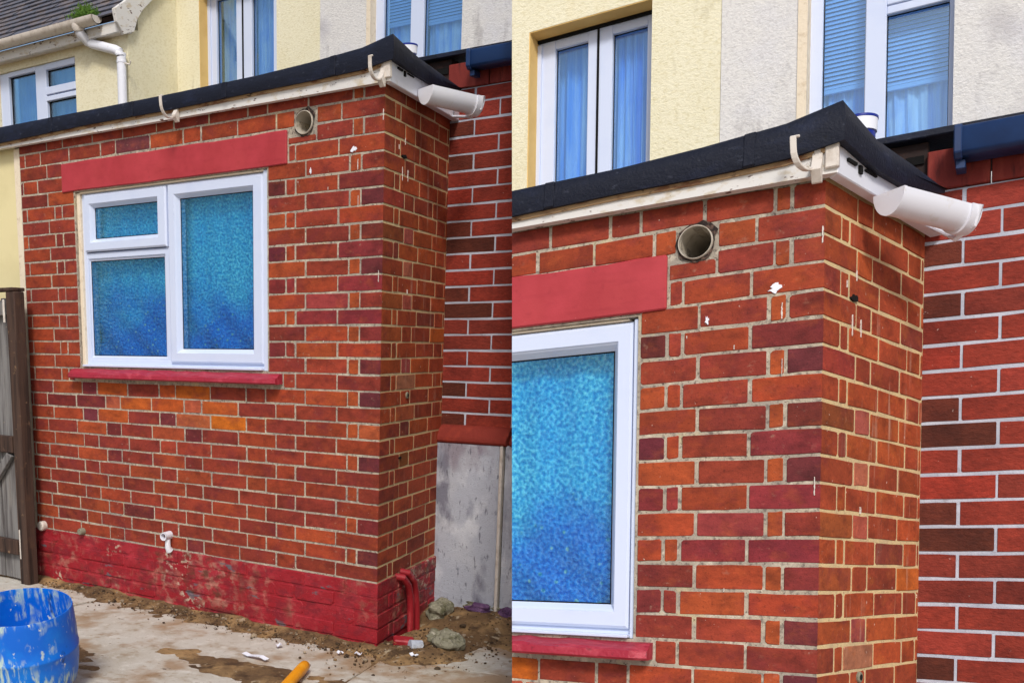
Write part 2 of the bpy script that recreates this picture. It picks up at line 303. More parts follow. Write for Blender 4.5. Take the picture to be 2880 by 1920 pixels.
FIX = {('f',4,0):(120,38,40),('f',5,0):(108,40,50),('f',7,0):(112,40,34),('f',8,0):(140,44,52),('f',9,0):(106,38,46),('f',10,0):(146,44,54),('f',11,0):(150,52,40),('f',12,0):(138,40,52),
 ('f',13,0):(134,44,44),('f',15,0):(110,38,46),('f',17,0):(104,40,52),('f',19,0):(186,84,50),('f',21,0):(106,40,50),('f',25,0):(120,36,40),('f',27,0):(106,38,46),('f',6,0):(176,64,36),('f',14,0):(168,58,36),('f',3,0):(138,46,36),
 ('f',17,9):(196,84,30),('f',17,6):(206,96,24),('f',17,7):(190,76,30),('f',17,8):(160,56,44),('f',17,10):(126,44,56),('f',18,7):(200,90,34),('f',18,6):(198,84,34),('f',18,4):(202,90,36),('f',18,5):(190,86,62),('f',18,8):(192,90,66),('f',18,9):(122,40,46),('f',18,10):(128,40,40),
 ('f',19,9):(196,84,36),('f',19,6):(196,96,60),('f',19,5):(212,104,24),('f',19,10):(124,48,64),('f',19,7):(128,48,58),('f',20,8):(112,36,40),('f',20,5):(104,36,40),('f',20,6):(176,72,44),('f',21,7):(170,60,44),('f',22,8):(122,40,46),
 ('f',0,8):(110,50,62),('f',10,3):(132,40,44),('f',10,2):(150,48,52),('f',11,2):(158,56,60),('f',12,1):(150,46,52),('f',8,3):(104,34,50),('f',4,3):(100,36,36),('f',14,3):(128,42,46),
 ('r',5,0):(172,60,50),('r',9,1):(196,104,84),('r',9,0):(164,66,40),('r',13,0):(180,82,44),('r',13,3):(196,92,36),('r',11,1):(186,84,72),('r',11,0):(176,84,44),('r',15,1):(168,70,72),('r',16,2):(184,112,88),('r',18,2):(180,84,56),('r',19,1):(120,46,44),('r',21,1):(140,74,30),('r',7,1):(170,80,74),('r',7,0):(146,70,38)}
def tone(w_, row, i):
    rnd = random.Random((w_ == 'r')*7919+row*131+i*17+5)
    c = FIX.get((w_,row,i))
    if c is None:
        t = rnd.random(); acc = 0; c = PAL[0][0]
        for cc, pr in PAL:
            acc += pr
            if t <= acc: c = cc; break
        if w_ == 'f' and i == 1 and row % 2: c = (180,76,38)
        if w_ == 'r': c = tuple(x*.7+y*.3 for x, y in zip(c, (190,88,42)))  # return bricks are oranger; the mix also lifts their shaded face
        if row >= 21: c = tuple(x*.75+y*.25 for x, y in zip(c, (132,44,36)))
        k = rnd.uniform(.92, 1.08); c = tuple(min(255, x*k) for x in c)
    return tuple(q_*x for q_, x in zip((.84,.98,.84), lin(tuple(v*.92+f_*.08 for v, f_ in zip(c, (140,60,44))))))

class Wall:
    """a wall face: origin, direction along, direction into the wall"""
    def __init__(s, o, t, m): s.o = Vector(o); s.t = Vector(t); s.m = Vector(m)
    def P(s, a, d, z): return s.o+s.t*a+s.m*d+Vector((0,0,z))
def brick_geo(W, s0, s1, z0, z1, d0, rnd, miter0=None, miter1=None, depth=.05, rc=.0025, ch=.0016):
    """one brick: rounded outline, eased arris, body running back into the mortar. miter = Vector fn at a wall corner"""
    j = .0016
    s0j = s0 if miter0 else s0+rnd.uniform(-j,j); s1j = s1 if miter1 else s1+rnd.uniform(-j,j)
    zz0 = z0+rnd.uniform(-j,j); zz1 = z1+rnd.uniform(-j,j); tilt = rnd.uniform(-j,j)
    def outline(ins):
        a0 = s0j+(0 if miter0 else ins); a1 = s1j-(0 if miter1 else ins); b0 = zz0+ins; b1 = zz1-ins
        r = [rc*rnd2 for rnd2 in rr]; pts = []
        for (a, b, sa, sb, r_, mit) in ((a0,b0,1,1,r[0],miter0),(a1,b0,-1,1,r[1],miter1),(a1,b1,-1,-1,r[2],miter1),(a0,b1,1,-1,r[3],miter0)):
            b += tilt*(1 if sa < 0 else -1)*(0 if mit else 1)
            if mit: pts += [(a,b,mit)]
            elif sa*sb > 0: pts += [(a,b+sb*r_,None),(a+sa*r_,b,None)]
            else: pts += [(a+sa*r_,b,None),(a,b+sb*r_,None)]
            if sa > 0 and sb > 0 or mit and mit is miter0 and sb > 0: pts.append((a0+(a1-a0)*mid_[0], b0+mid_[1], None))
            if sa < 0 and sb < 0: pts.append((a0+(a1-a0)*mid_[2], b1+mid_[3], None))
        return pts
    mid_ = (rnd.uniform(.3,.7), rnd.uniform(-.0018,.0018), rnd.uniform(.3,.7), rnd.uniform(-.0018,.0018))
    rr = [rnd.choice((.5,.7,1,1,1.4,2.4)) for _ in range(4)]
    rings = []
    for ins, d in ((ch,0),(0,ch),(0,depth)):
        q = []
        for a, b, mit in outline(ins):
            q.append((mit(d0+d)+Vector((0,0,b))) if mit else W.P(a, d0+d, b))
        rings.append(q)
    n = len(rings[0]); vs = rings[0]+rings[1]+rings[2]; fs = [tuple(range(n))]
    for i in range(2):
        for k in range(n): fs.append((i*n+k, i*n+(k+1)%n, (i+1)*n+(k+1)%n, (i+1)*n+k))
    return vs, fs

def window_part(parent, h, name='window'):
    pass

CAMPOS = Vector((2.82,-4.1,1.43))
for h in 'LR':
    d = D[h]; rnd = random.Random(11)
    a = d['a']; tdir = Vector((cos(a),sin(a),0)); tin = Vector((-sin(a),cos(a),0))
    FW = Wall((0,0,0),(1,0,0),(0,1,0)); RW = Wall((0,0,0),tdir,tin)
    def miter(dd, a=a):                # point on the corner edge at depth dd behind both faces
        # d along y from front = dd ; d along tin = dd
        x = (dd*cos(a)-dd)/sin(a); return Vector((x, dd, 0))
    xN, yN = d['rl']*cos(a), d['rl']*sin(a)
    full = h == 'L'
    ext = thing('brick_extension', 'orange-red brick extension on the left with whole frosted window and painted red plinth' if full else
                'nearer brick extension on the right, showing only one frosted pane and no plinth', 'extension', h, 'brick extensions')
    # ---------------- bricks
    bricks = []
    op = d['open']; lt = d['lintel']; J = .0046
    def spans(row):
        z1 = TOP-row*C; z0 = z1-C
        if row == -1: r = ROW_TOP
        elif row == 0: r = ROW_0
        elif row == 1: r = ROW_1
        elif row % 2: r = ROW_A
        else: r = ROW_B
        out = []
        for i in range(len(r)-1): out.append((i, -r[i+1]*d['sx'], -r[i]*d['sx']))
        return z0, z1, out
    for row in range(-1, d['rows']):
        z0, z1, sp = spans(row); painted = row >= 29 and full
        # openings this row meets
        blk = []
        if z1 > op[2]+.02 and z0 < op[3]-.02: blk.append((op[0]-.004, op[1]+.004))
        if z1 > lt[2]+.03 and z0 < lt[3]-.03: blk.append((lt[0]-.004, lt[1]+.004))
        if z1 > d['sill'][4]+.01 and z0 < d['sill'][4]+.02: blk.append((d['sill'][0]-.004, d['sill'][1]+.004))
        cornerpiece = None
        k0 = d['sx']
        if blk:      # cut closers at the reveals as laid
            lo = min(b[0] for b in blk); hi = max(b[1] for b in blk)
            sx = k0
            inwin = z1 < op[3]+.02
            if inwin:
                rightc = [0,-.112,-.170,-.400] if row % 2 else [0,-.227,-.456,-.510] if row < 16 else [0,-.227,-.456]
                leftc = [-2.32,-2.100] if row % 2 else [-2.32,-2.275,-2.050,-1.990]
                if not row % 2: leftc = [-2.32,-2.275,-2.050,-1.990]
                rp = [x*sx for x in rightc if x*sx > hi+.02]+[hi]; lp = [x*sx for x in leftc if x*sx < lo-.02]+[lo]
                sp = [(i, rp[i+1], rp[i]) for i in range(len(rp)-1)]+[(20+i, lp[i], lp[i+1]) for i in range(len(lp)-1)]
            else:
                ns = []
                for i, s0, s1 in sp:
                    if s1 <= lo or s0 >= hi: ns.append((i,s0,s1))
                    elif s0 < lo < s1: ns.append((i,s0,lo))
                    elif s0 < hi < s1: ns.append((i,hi,s1))
                sp = [q for q in ns if q[2]-q[1] > .025]
        zt = min(z1, lt[3]+1) - J
        zb = z0+J
        zt2 = zt
        if z0 < lt[3] < z1 and row < 2: pass
        for i, s0, s1 in sp:
            if row == 0 and i == 2: continue                       # knocked out round the vent pipe
            bz0, bz1 = zb, zt
            if row == 1 or row == 0:                                # bricks sitting on the lintel are trimmed to it
                if s0 < lt[1] and s1 > lt[0] and bz0 < lt[3]+.004 and bz1 > lt[3]+.02: bz0 = lt[3]+.004
            if row == 1 and s0 < d['vent'][0]+d['vent'][2] and s1 > d['vent'][0]-d['vent'][2]: bz1 = d['vent'][1]-d['vent'][2]-.006
            if row == 0 and i == 3: s1 = min(s1, d['vent'][0]-d['vent'][2]-.004)
            if row == 0 and i == 1: s0 = max(s0, d['vent'][0]+d['vent'][2]+.002)
            mid = (s0+s1)/2
            prnd = random.Random(row*977+i*31+3)
            d0 = prnd.uniform(-.0008,.0012)+(-.008+prnd.uniform(-.0035,.0035) if painted else 0)
            tn = tone('f', row, i)
            if i == 0:
                vs, fs = brick_geo(FW, s0+J, 0, bz0, bz1, d0, prnd, None, miter); cornerpiece = (vs, fs, tn, d0, bz0, bz1)
            else:
                vs, fs = brick_geo(FW, s0+J, s1-J, bz0, bz1, d0, prnd, rc=.006 if painted else .0025, ch=.004 if painted else .0016)
                bricks.append((vs, fs, tn, 'plinth_paint' if painted else 'brick', (s1-s0)*(bz1-bz0), Vector((mid,0,(bz0+bz1)/2))))
        rr = RET_A if row % 2 else RET_B
        for i in range(len(rr)-1):
            s0, s1 = rr[i]*d['sr'], rr[i+1]*d['sr']
            prnd = random.Random(row*771+i*37+9)
            tn = tone('r', row, i); area = (s1-s0)*(zt-zb)*.55
            if i == 0 and cornerpiece:
                vs, fs, t0, d0, bz0, bz1 = cornerpiece
                v2, f2 = brick_geo(RW, 0, s1-J, bz0, bz1, d0, prnd, miter, None)
                n = len(vs); allv = list(vs)+list(v2); allf = [tuple(f) for f in fs]+[tuple(q+n for q in f) for f in f2]
                bricks.append((allv, allf, [t0]*n+[tn]*len(v2), 'plinth_paint' if painted else 'brick', .02, Vector((0,0,zb))))
            else:
                d0 = prnd.uniform(-.0008,.0012)+(-.008+prnd.uniform(-.0035,.0035) if painted else 0)
                vs, fs = brick_geo(RW, s0+J+.0012, s1-J-.0012, zb, zt, d0, prnd, ch=.004 if painted else .0016)
                bricks.append((vs, fs, tn, 'plinth_paint' if painted else 'brick_return', area, RW.P((s0+s1)/2,0,zb)))
    bricks.sort(key=lambda b: -b[4]/max(.5,(b[5]-CAMPOS).length_squared) if full else -b[4])
    rest = {}; cnt = 0
    for vs, fs, tn, mt, ar, c in bricks:
        tl = list(tn) if isinstance(tn, list) else [tn]*len(vs)
        gr0 = random.Random(int(abs(c.x*9173+c.z*6133+c.y*777))); tl = [tuple(q*k__ for q in t_) for t_, k__ in zip(tl, [gr0.uniform(.8,1.18) for _ in vs])]
        if cnt < 300 and (full or c.z > 1.12):
            mb = MB(); mb.v = [tuple(v) for v in vs]; mb.f = fs; mb.t = tl
            if build('brick', mb, mt, ext, h): cnt += 1
        else:
            mb = rest.setdefault(mt, MB()); n = len(mb.v)
            mb.v += [tuple(v) for v in vs]; mb.f += [tuple(q+n for q in f) for f in fs]; mb.t += tl
    for mt, mb in rest.items(): build('small_bricks', mb, mt, ext, h, kind='stuff')
    # ---------------- mortar beds (behind the brick faces)
    dm = .0022; dk = .11; xl = d['xl']
    mb = MB(); zlo = -.1; ztop = 2.60
    mb.box(xl, op[0], dm, dk, zlo, ztop); mb.box(op[0], op[1], dm, dk, op[3], ztop); mb.box(op[0], op[1], dm, dk, zlo, op[2])
    m1, m2 = miter(dm), miter(dk)
    vx, vz, vr = d['vent']; hs = vr*.9
    mb.box(op[1], vx-hs, dm, dk, zlo, ztop); mb.box(vx-hs, vx+hs, dm, dk, zlo, vz-hs); mb.box(vx-hs, vx+hs, dm, dk, vz+hs, ztop)
    mb.prism([(vx+hs,dm),(m1.x,m1.y),(m2.x,m2.y),(vx+hs,dk)], 'z', zlo, ztop)
    for sx_ in (-1,1):
        for sz_ in (-1,1): mb.prism([(vx+sx_*hs,vz+sz_*hs),(vx+sx_*(hs-vr*.42),vz+sz_*hs),(vx+sx_*hs,vz+sz_*(hs-vr*.42))], 'y', dm+.0004, dk)
    build('mortar_bed', mb, 'mortar', ext, h)
    mb = MB(); e1 = RW.P(d['rl'],dm,0); e2 = RW.P(d['rl'],dk,0)
    mb.prism([(m1.x,m1.y),(e1.x,e1.y),(e2.x,e2.y),(m2.x,m2.y)], 'z', zlo, ztop)
    build('mortar_bed', mb, 'mortar_return', ext, h)
    if full:    # painted joints of the plinth, slightly proud of the brick mortar
        mb = MB(); q0 = miter(-.004); q1 = miter(.0035); e1 = RW.P(d['rl'],-.004,0); e2 = RW.P(d['rl'],.0035,0)
        mb.prism([(xl-.01,-.004),(q0.x,q0.y),(q1.x,q1.y),(xl-.01,.0035)], 'z', -.1, .326)
        mb.prism([(q0.x,q0.y),(e1.x,e1.y),(e2.x,e2.y),(q1.x,q1.y)], 'z', -.1, .326)
        build('plinth_coat', mb, 'plinth_paint', ext, h)
    # ---------------- lintel, sill
    mb = MB(); x0,x1,z0,z1 = lt
    n = 14; top = [(x0+(x1-x0)*i/n, z1+rnd.uniform(-.0035,.0035)) for i in range(n+1)]; bot = [(x0+(x1-x0)*i/n, z0+rnd.uniform(-.002,.002)) for i in range(n+1)]
    mb.prism(bot+top[::-1], 'y', -.009, .09); build('lintel', mb, 'red_paint', ext, h, bevel=.004)
    x0,x1,zb_,zf,zl = d['sill']; mb = MB()
    for i in range(16):
        pass
    N_ = 24; vs = []; fs = []
    for i in range(N_+1):
        x = x0+(x1-x0)*i/N_; e = rnd.uniform(-.003,.003); e2 = rnd.uniform(-.004,.004); inset = .018 if i in (0,N_) else 0
        sec = [(.05,zb_),(-.02,zb_-.006+e),(-.062+inset,zf+.004+e),(-.072+e2+inset,zf-.004),(-.074+e2+inset,zl+.004),(-.066+inset,zl-.003),(-.02,zl-.002),(.05,zl-.004)]
        vs += [(x,y,z) for y,z in sec]
    k = 8
    for i in range(N_):
        for q in range(k): fs.append((i*k+q, i*k+(q+1)%k, (i+1)*k+(q+1)%k, (i+1)*k+q))
    fs += [tuple(range(k))[::-1], tuple(N_*k+q for q in range(k))]
    mb.add(vs, fs); build('sill', mb, 'red_sill', ext, h)
    # ---------------- frosted window
    fo = d['fo']; y0 = .03
    mb = MB(); mb.rings(fo, [(0,.07),(0,.003),(.003,0),(.030,0),(.033,.004),(.034,.07)], y0)
    win = build('window', mb, 'upvc', ext, h)
    fan, fang, lowg, big, bigg = d['fan'], d['fang'], d['lowg'], d['big'], d['bigg']
    if win:
        mx = (fan[1]+big[0])/2
        mb = MB(); mb.box(mx-.03, mx+.03, y0+.004, y0+.068, fo[2]+.034, fo[3]-.034); build('mullion', mb, 'upvc', win, h, bevel=.002)
        def sash(rect, gl, proud):
            g0 = (gl[0]-rect[0]+rect[1]-gl[1])/4+(gl[2]-rect[2]+rect[3]-gl[3])/4
            mb = MB(); x0,x1,z0,z1 = rect; vs = []; fs = []
            steps = [(0,.05),(0,-proud+.006),(.12,-proud),(.70,-proud),(.74,-proud+.004),(.80,-proud+.008),(1,.012),(1,.05)]
            for q, dd in steps:
                X0 = x0+(gl[0]-x0)*q; X1 = x1+(gl[1]-x1)*q; Z0 = z0+(gl[2]-z0)*q; Z1 = z1+(gl[3]-z1)*q
                vs += [(X0,y0+dd,Z0),(X1,y0+dd,Z0),(X1,y0+dd,Z1),(X0,y0+dd,Z1)]
            for i in range(len(steps)-1):
                for q in range(4): fs.append((i*4+q, i*4+(q+1)%4, (i+1)*4+(q+1)%4, (i+1)*4+q))
            mb.add(vs, fs); build('sash', mb, 'upvc', win, h)
            mb = MB(); mb.box(gl[0]-.004, gl[1]+.004, y0+.016, y0+.022, gl[2]-.004, gl[3]+.004); build('pane', mb, 'glass_frosted', win, h)
            mb = MB(); mb.rings((gl[0],gl[1],gl[2],gl[3]), [(-.003,.0155),(.0045,.0145),(.0045,.0158)], y0); build('gasket', mb, 'hole', win, h)
        sash(fan, fang, .016); sash(big, bigg, .016)
        sash((fo[0]+.02, mx, fo[2]+.02, fan[2]-.004), lowg, -.002)
        mb = MB(); mb.box(fo[0]+.001, fo[1]-.001, -.012, .06, op[2]+.002, fo[2]+.004); build('sill_strip', mb, 'upvc', win, h, bevel=.002)
        mb = MB(); mb.box(op[0], fo[0]+.002, .014, .09, op[2], op[3]-.004); build('reveal_strip', mb, 'reveal_cream', ext, h, bevel=.002)
        mb = MB(); mb.box(fo[1]-.002, op[1], .012, .09, op[2], op[3]-.004); build('reveal_strip', mb, 'upvc' , ext, h, bevel=.002)
        mb = MB(); mb.box(op[0]+.03, op[1]-.03, .010, .09, fo[3]-.001, op[3]-.001); build('head_trim', mb, 'reveal_cream', ext, h, bevel=.002)
        # curtain hanging behind the frosted panes
        mb = MB(); nx, nz = 90, 40; vs = []; fs = []
        for i in range(nx+1):
            for k in range(nz+1):
                x = fo[0]+.02+(fo[1]-fo[0]-.04)*i/nx
                zc = fo[2]+.01+(fo[3]-fo[2]-.02)*k/nz; low = max(0, 1-(zc-fo[2])/.45)
                vs.append((x, y0+.078+.006*sin(x*46)*(1-low)+low*(.018*sin(x*24+zc*30)+.008*sin(x*60-zc*22)), zc))
        for i in range(nx):
            for k in range(nz): fs.append((i*(nz+1)+k,(i+1)*(nz+1)+k,(i+1)*(nz+1)+k+1,i*(nz+1)+k+1))
        mb.add(vs, fs); cu = build('curtain', mb, 'curtain_star', None, h, smooth=True)
        tag(cu, 'blue star-print curtain behind the three frosted panes of the left extension' if full else 'blue star-print curtain behind the single frosted pane of the nearer right extension', 'curtain', 'blue curtains behind frosted glass')
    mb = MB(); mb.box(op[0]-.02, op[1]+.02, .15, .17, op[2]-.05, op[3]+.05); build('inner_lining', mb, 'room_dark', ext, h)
    # ---------------- fascia and black roof trim (front, corner, return)
    zb_ = d['wb']; q0, q1 = miter(-.045), miter(-.012); e0, e1 = RW.P(d['rl']+.0,-.05,0), RW.P(d['rl'],-.012,0)
    zt_ = d['bcor'][0]+.004
    mb = MB(); vs = []; fs = []
    st = [(b[0], b[1]) for b in d['black']]+[(q0.x, d['bcor'][0])]
    for i, (x, z) in enumerate(st):
        xi = x if i < len(st)-1 else q1.x
        vs += [(x,q0.y,zb_),(x,q0.y,z+.02),(xi,q1.y,z+.02),(xi,q1.y,zb_)]
    for i in range(len(st)-1):
        for q in range(4): fs.append((i*4+q, i*4+(q+1)%4, (i+1)*4+(q+1)%4, (i+1)*4+q))
    fs += [(0,1,2,3), tuple(4*(len(st)-1)+q for q in (3,2,1,0))]
    mb.add(vs, fs); build('fascia_board', mb, 'fascia_white', ext, h)
    mb = MB(); vs = []; fs = []       # weathered timber strip between board and trim
    for i, (x, z) in enumerate(st):
        vs += [(x,q0.y-.008,z-.014),(x,q0.y-.008,z+.018),(x,q0.y+.002,z+.018),(x,q0.y+.002,z-.014)]
    for i in range(len(st)-1):
        for q in range(4): fs.append((i*4+q, i*4+(q+1)%4, (i+1)*4+(q+1)%4, (i+1)*4+q))
    fs += [(0,1,2,3), tuple(4*(len(st)-1)+q for q in (3,2,1,0))]
    mb.add(vs, fs); build('timber_batten', mb, 'fascia_wood', ext, h)
    mb = MB(); zr = d['bret'][0][1]+.02
    mb.prism([(q0.x,q0.y),(e0.x,e0.y),(e1.x,e1.y),(q1.x,q1.y)], 'z', zb_-.003, zr)
    build('fascia_board', mb, 'plastic_white', ext, h, bevel=.003)
    for s0_, s1_, za, zc in ((.02,.075,-.012,-.004),(.095,.112,-.026,-.004),(.135,.21,-.010,-.005)):     # slots and rot along the top of the board
        mb = MB(); p_ = [RW.P(s0_,-.0525,0),RW.P(s1_,-.0525,0),RW.P(s1_,-.045,0),RW.P(s0_,-.045,0)]
        mb.prism([(v.x,v.y) for v in p_], 'z', zr-.02+za, zr-.02+zc); build('board_slot', mb, 'hole', ext, h)
    mb = MB(); q2 = miter(-.062)
    mb.box(q0.x-.03, q0.x+.004, q0.y-.012, q0.y+.01, zb_+.012, zt_+.012); build('corner_plate', mb, 'plastic_aged', ext, h, bevel=.003)
    mb = MB(); vs = []; fs = []; out = .072
    cor = [miter(-out), miter(-out+.03), miter(.30)]
    sta = []
    for x, z0, z1 in d['black']: sta.append((Vector((x,-out,0)), Vector((x,-out+.03,0)), Vector((x,.30,0)), z0, z1))
    sta.append((cor[0], cor[1], cor[2], d['bcor'][0], d['bcor'][1]))
    for s, z0, z1 in d['bret']:
        sta.append((RW.P(s,-out,0), RW.P(s,-out+.03,0), RW.P(s,.30,0), z0, z1))
    for i, (A_, B_, C_, z0, z1) in enumerate(sta):
        w0 = rnd.uniform(-.003,.003)
        mo = (B_-A_).normalized() if (B_-A_).length else Vector((0,1,0))
        sec = [B_+Vector((0,0,z0)), A_+mo*.004+Vector((0,0,z0-.002)), A_+mo*w0+Vector((0,0,z0+.012)), A_-mo*.003+Vector((0,0,(z0+z1)/2)),
               A_+mo*(.003+w0)+Vector((0,0,z1-.010)), A_+mo*.014+Vector((0,0,z1)), C_+Vector((0,0,z1-.02-(.03 if i == len(d['black']) else 0))), C_+Vector((0,0,z0))]
        vs += sec
    k = 8
    for i in range(len(sta)-1):
        for q in range(k): fs.append((i*k+q, i*k+(q+1)%k, (i+1)*k+(q+1)%k, (i+1)*k+q))
    fs += [tuple(range(k)), tuple((len(sta)-1)*k+q for q in range(k))[::-1]]
    mb.add(vs, fs); build('roof_trim', mb, 'black_felt', ext, h, smooth=True)
    for lx in ((-2.2,-1.55,-.9,-.25) if full else (-.78,-.2)):
        bl_ = d['black']; 
        for q in range(len(bl_)-1):
            if bl_[q][0] <= lx < bl_[q+1][0]:
                u_ = (lx-bl_[q][0])/(bl_[q+1][0]-bl_[q][0]); z0 = bl_[q][1]+(bl_[q+1][1]-bl_[q][1])*u_; z1 = bl_[q][2]+(bl_[q+1][2]-bl_[q][2])*u_; u2 = (lx+.03-bl_[q][0])/(bl_[q+1][0]-bl_[q][0]); z2 = bl_[q][2]+(bl_[q+1][2]-bl_[q][2])*u2; z3 = bl_[q][1]+(bl_[q+1][1]-bl_[q][1])*u2
                mb = MB(); mb.prism([(lx,z0-.002),(lx+.03,z3-.001),(lx+.034,z2-.004),(lx+.003,z1-.004)], 'y', -out-.0045, -out+.006); build('felt_lap', mb, 'black_felt', ext, h, bevel=.002)
    mb = MB(); xr = xN-.02 if full else xN
    mb.prism([(d['black'][0][0],.25),(-.1,.25),(xr-.08,yN-.05),(xr-.08,d['yH']-.06),(d['black'][0][0],d['yH']-.06)], 'z', 2.56, 2.63); build('roof_deck', mb, 'black_felt', ext, h)
    # ---------------- gutter brackets, loose gutter, vent
    for bx, rad in d['brk']:
        mb = MB(); yb = q0.y-.006; pts = []
        cz = zb_+.052; cy_ = yb-rad*.5
        vs = []; fs = []
        arc = [(yb, cz+.02)]+[(cy_+rad*.5*cos(t), cz-rad*.55*sin(t)) for t in [pi*k_/12 for k_ in range(13)]]+[(yb-rad-.002, cz+.03),(yb-rad+.012, cz+.034)]
        for i, (y, z) in enumerate(arc):
            p_ = Vector((y,z)); pn = Vector(arc[min(i+1,len(arc)-1)])-Vector(arc[max(i-1,0)]); nn = Vector((-pn.y,pn.x)).normalized()*.004
            for sx_, sg in ((-.008,1),(.008,1),(.008,-1),(-.008,-1)): vs.append((bx+sx_-(0 if full else .045)*(yb-y)/rad, y+nn.x*sg, z+nn.y*sg))
        for i in range(len(arc)-1):
            for q in range(4): fs.append((i*4+q, i*4+(q+1)%4, (i+1)*4+(q+1)%4, (i+1)*4+q))
        fs += [(0,1,2,3), tuple(4*(len(arc)-1)+q for q in (3,2,1,0))]
        mb.add(vs, fs); mb.prism([(yb+.004,cz-.075),(yb-.005,cz-.075),(yb-.03,cz-.045),(yb-.006,cz-.01),(yb+.004,cz+.03)], 'x', bx-.013, bx+.013)
        build('gutter_bracket', mb, 'plastic_aged', ext, h, bevel=.0015)
    A_, B_ = Vector(d['gut'][0]), Vector(d['gut'][1]); ax = (B_-A_).normalized(); sd = ax.cross(Vector((0,0,1))).normalized(); gr = .055 if full else .049
    def half(ra, rb, pA, pB, cap=False):
        mb = MB(); vs = []; fs = []; n = 14
        for p_ in (pA, pB):
            for r_ in (ra, rb):
                for i in range(n+1):
                    t = pi+pi*i/n; vs.append(p_+sd*r_*cos(t)+Vector((0,0,1))*r_*sin(t)*1.3)
        q = n+1
        for i in range(n):
            fs += [(i,i+1,2*q+i+1,2*q+i), (q+i,3*q+i,3*q+i+1,q+i+1), (i,q+i,q+i+1,i+1), (2*q+i,2*q+i+1,3*q+i+1,3*q+i)]
        fs += [(0,2*q,3*q,q),(n,q+n,3*q+n,2*q+n)]
        if cap: fs.append(tuple(q+i for i in range(n+1)))
        mb.add(vs, fs); return mb
    gu = build('gutter', half(gr, gr-.004, A_, B_), 'plastic_white', ext, h, smooth=True)
    mb = MB(); n = 20; vs = []
    for off in (-.006, .004):
        for i in range(n+1):
            t = pi+pi*i/n; vs.append(A_+ax*off+sd*(gr+.002)*cos(t)+Vector((0,0,1))*(gr+.002)*sin(t)*1.3)
    q = n+1; mb.add(vs, [tuple(range(q)), tuple(range(2*q-1,q-1,-1))]+[(i,(i+1)%q,q+(i+1)%q,q+i) for i in range(q)])
    build('end_cap', mb, 'plastic_white', gu, h)
    build('gutter_union', half(gr+.006, gr-.003, B_-ax*.028, B_+ax*.010), 'plastic_white', gu, h, smooth=True)
    mb = MB(); f0 = RW.P(d['rl']-.10,-.05,zb_+.03); cc = B_+ax*.0
    pth = [f0, f0+Vector((0,0,-.03)), cc+Vector((0,0,-.076))-sd*.02, cc+sd*gr*.75+Vector((0,0,-.052)), cc+sd*(gr+.008)]
    mb.tube(pth, .007, 8); build('bracket_arm', mb, 'plastic_white', gu, h, smooth=True)
    vx, vz, vr = d['vent']
    mb = MB(); n = 30; vs = []
    for off, r_ in ((-.001,vr*.99),(-.0032,vr*1.10)):
        for i in range(n):
            t = 2*pi*i/n; r2 = r_ if off == -.001 else r_*rnd.uniform(.97,1.1)+(.012 if .4 < t < 1.3 else 0)
            vs.append((vx+r2*cos(t), off, vz+r2*sin(t)))
    mb.add(vs, [(i,(i+1)%n,n+(i+1)%n,n+i) for i in range(n)]); build('broken_mortar', mb, 'dirt_ring', ext, h)
    mb = MB(); n = 36; prof = [(vr,.02),(vr,-.009),(vr-.001,-.0105),(vr-.003,-.0105),(vr-.004,.24)]; vs = []; fs = []
    for r_, y in prof: vs += [(vx+r_*cos(2*pi*i/n), y, vz+r_*sin(2*pi*i/n)) for i in range(n)]
    for k_ in range(len(prof)-1):
        for i in range(n): fs.append((k_*n+i,k_*n+(i+1)%n,(k_+1)*n+(i+1)%n,(k_+1)*n+i))
    fs.append(tuple((len(prof)-1)*n+i for i in range(n))); mb.add(vs, fs)
    vp = build('vent_pipe', mb, 'pipe_inner', ext, h, smooth=True)
    # paint flecks and the old fixing holes on the return
    for (s, z, r_) in ((.234 if full else .198, 2.287, .020), (.256 if full else .21, .905, .012)):
        mb = MB(); n = 12; c_ = RW.P(s, -.0025, z)
        vs = [RW.P(s+r_*1.6*rnd.uniform(.6,1.1)*cos(2*pi*i/n), -.0035, z+r_*.6*rnd.uniform(.5,1.3)*sin(2*pi*i/n)) for i in range(n)]
        vs2 = [v+tin*.01 for v in vs]; mb.add(vs+vs2, [tuple(range(n))]+[(i,(i+1)%n,n+(i+1)%n,n+i) for i in range(n)]); build('old_fixing_hole', mb, 'hole', ext, h)
    s, z = (.332,1.203) if full else (.276,1.209)
    mb = MB(); mb.tube([RW.P(s,.03,z), RW.P(s,-.007,z)], .016, 16); hp = build('capped_pipe', mb, 'stone_green', ext, h, bevel=.002)
    if hp:
        mb = MB(); mb.tube([RW.P(s,-.004,z), RW.P(s,-.0078,z)], .009, 12); build('pipe_bore', mb, 'hole', hp, h)
    for (s, z, w1, w2) in ((-.150,2.297,.020,.014),(-.372,2.229,.007,.013)):
        s *= d['sx']; mb = MB(); n = 16
        vs = [(s+w1*rnd.uniform(.25,1.1)*cos(2*pi*i/n), -.0026, z+w2*rnd.uniform(.25,1.3)*sin(2*pi*i/n)) for i in range(n)]
        vs2 = [(v[0],.001,v[2]) for v in vs]; mb.add(vs+vs2, [tuple(range(n))]+[(i,(i+1)%n,n+(i+1)%n,n+i) for i in range(n)]); build('paint_splash', mb, 'paper', ext, h)
    dz_ = random.Random(5)
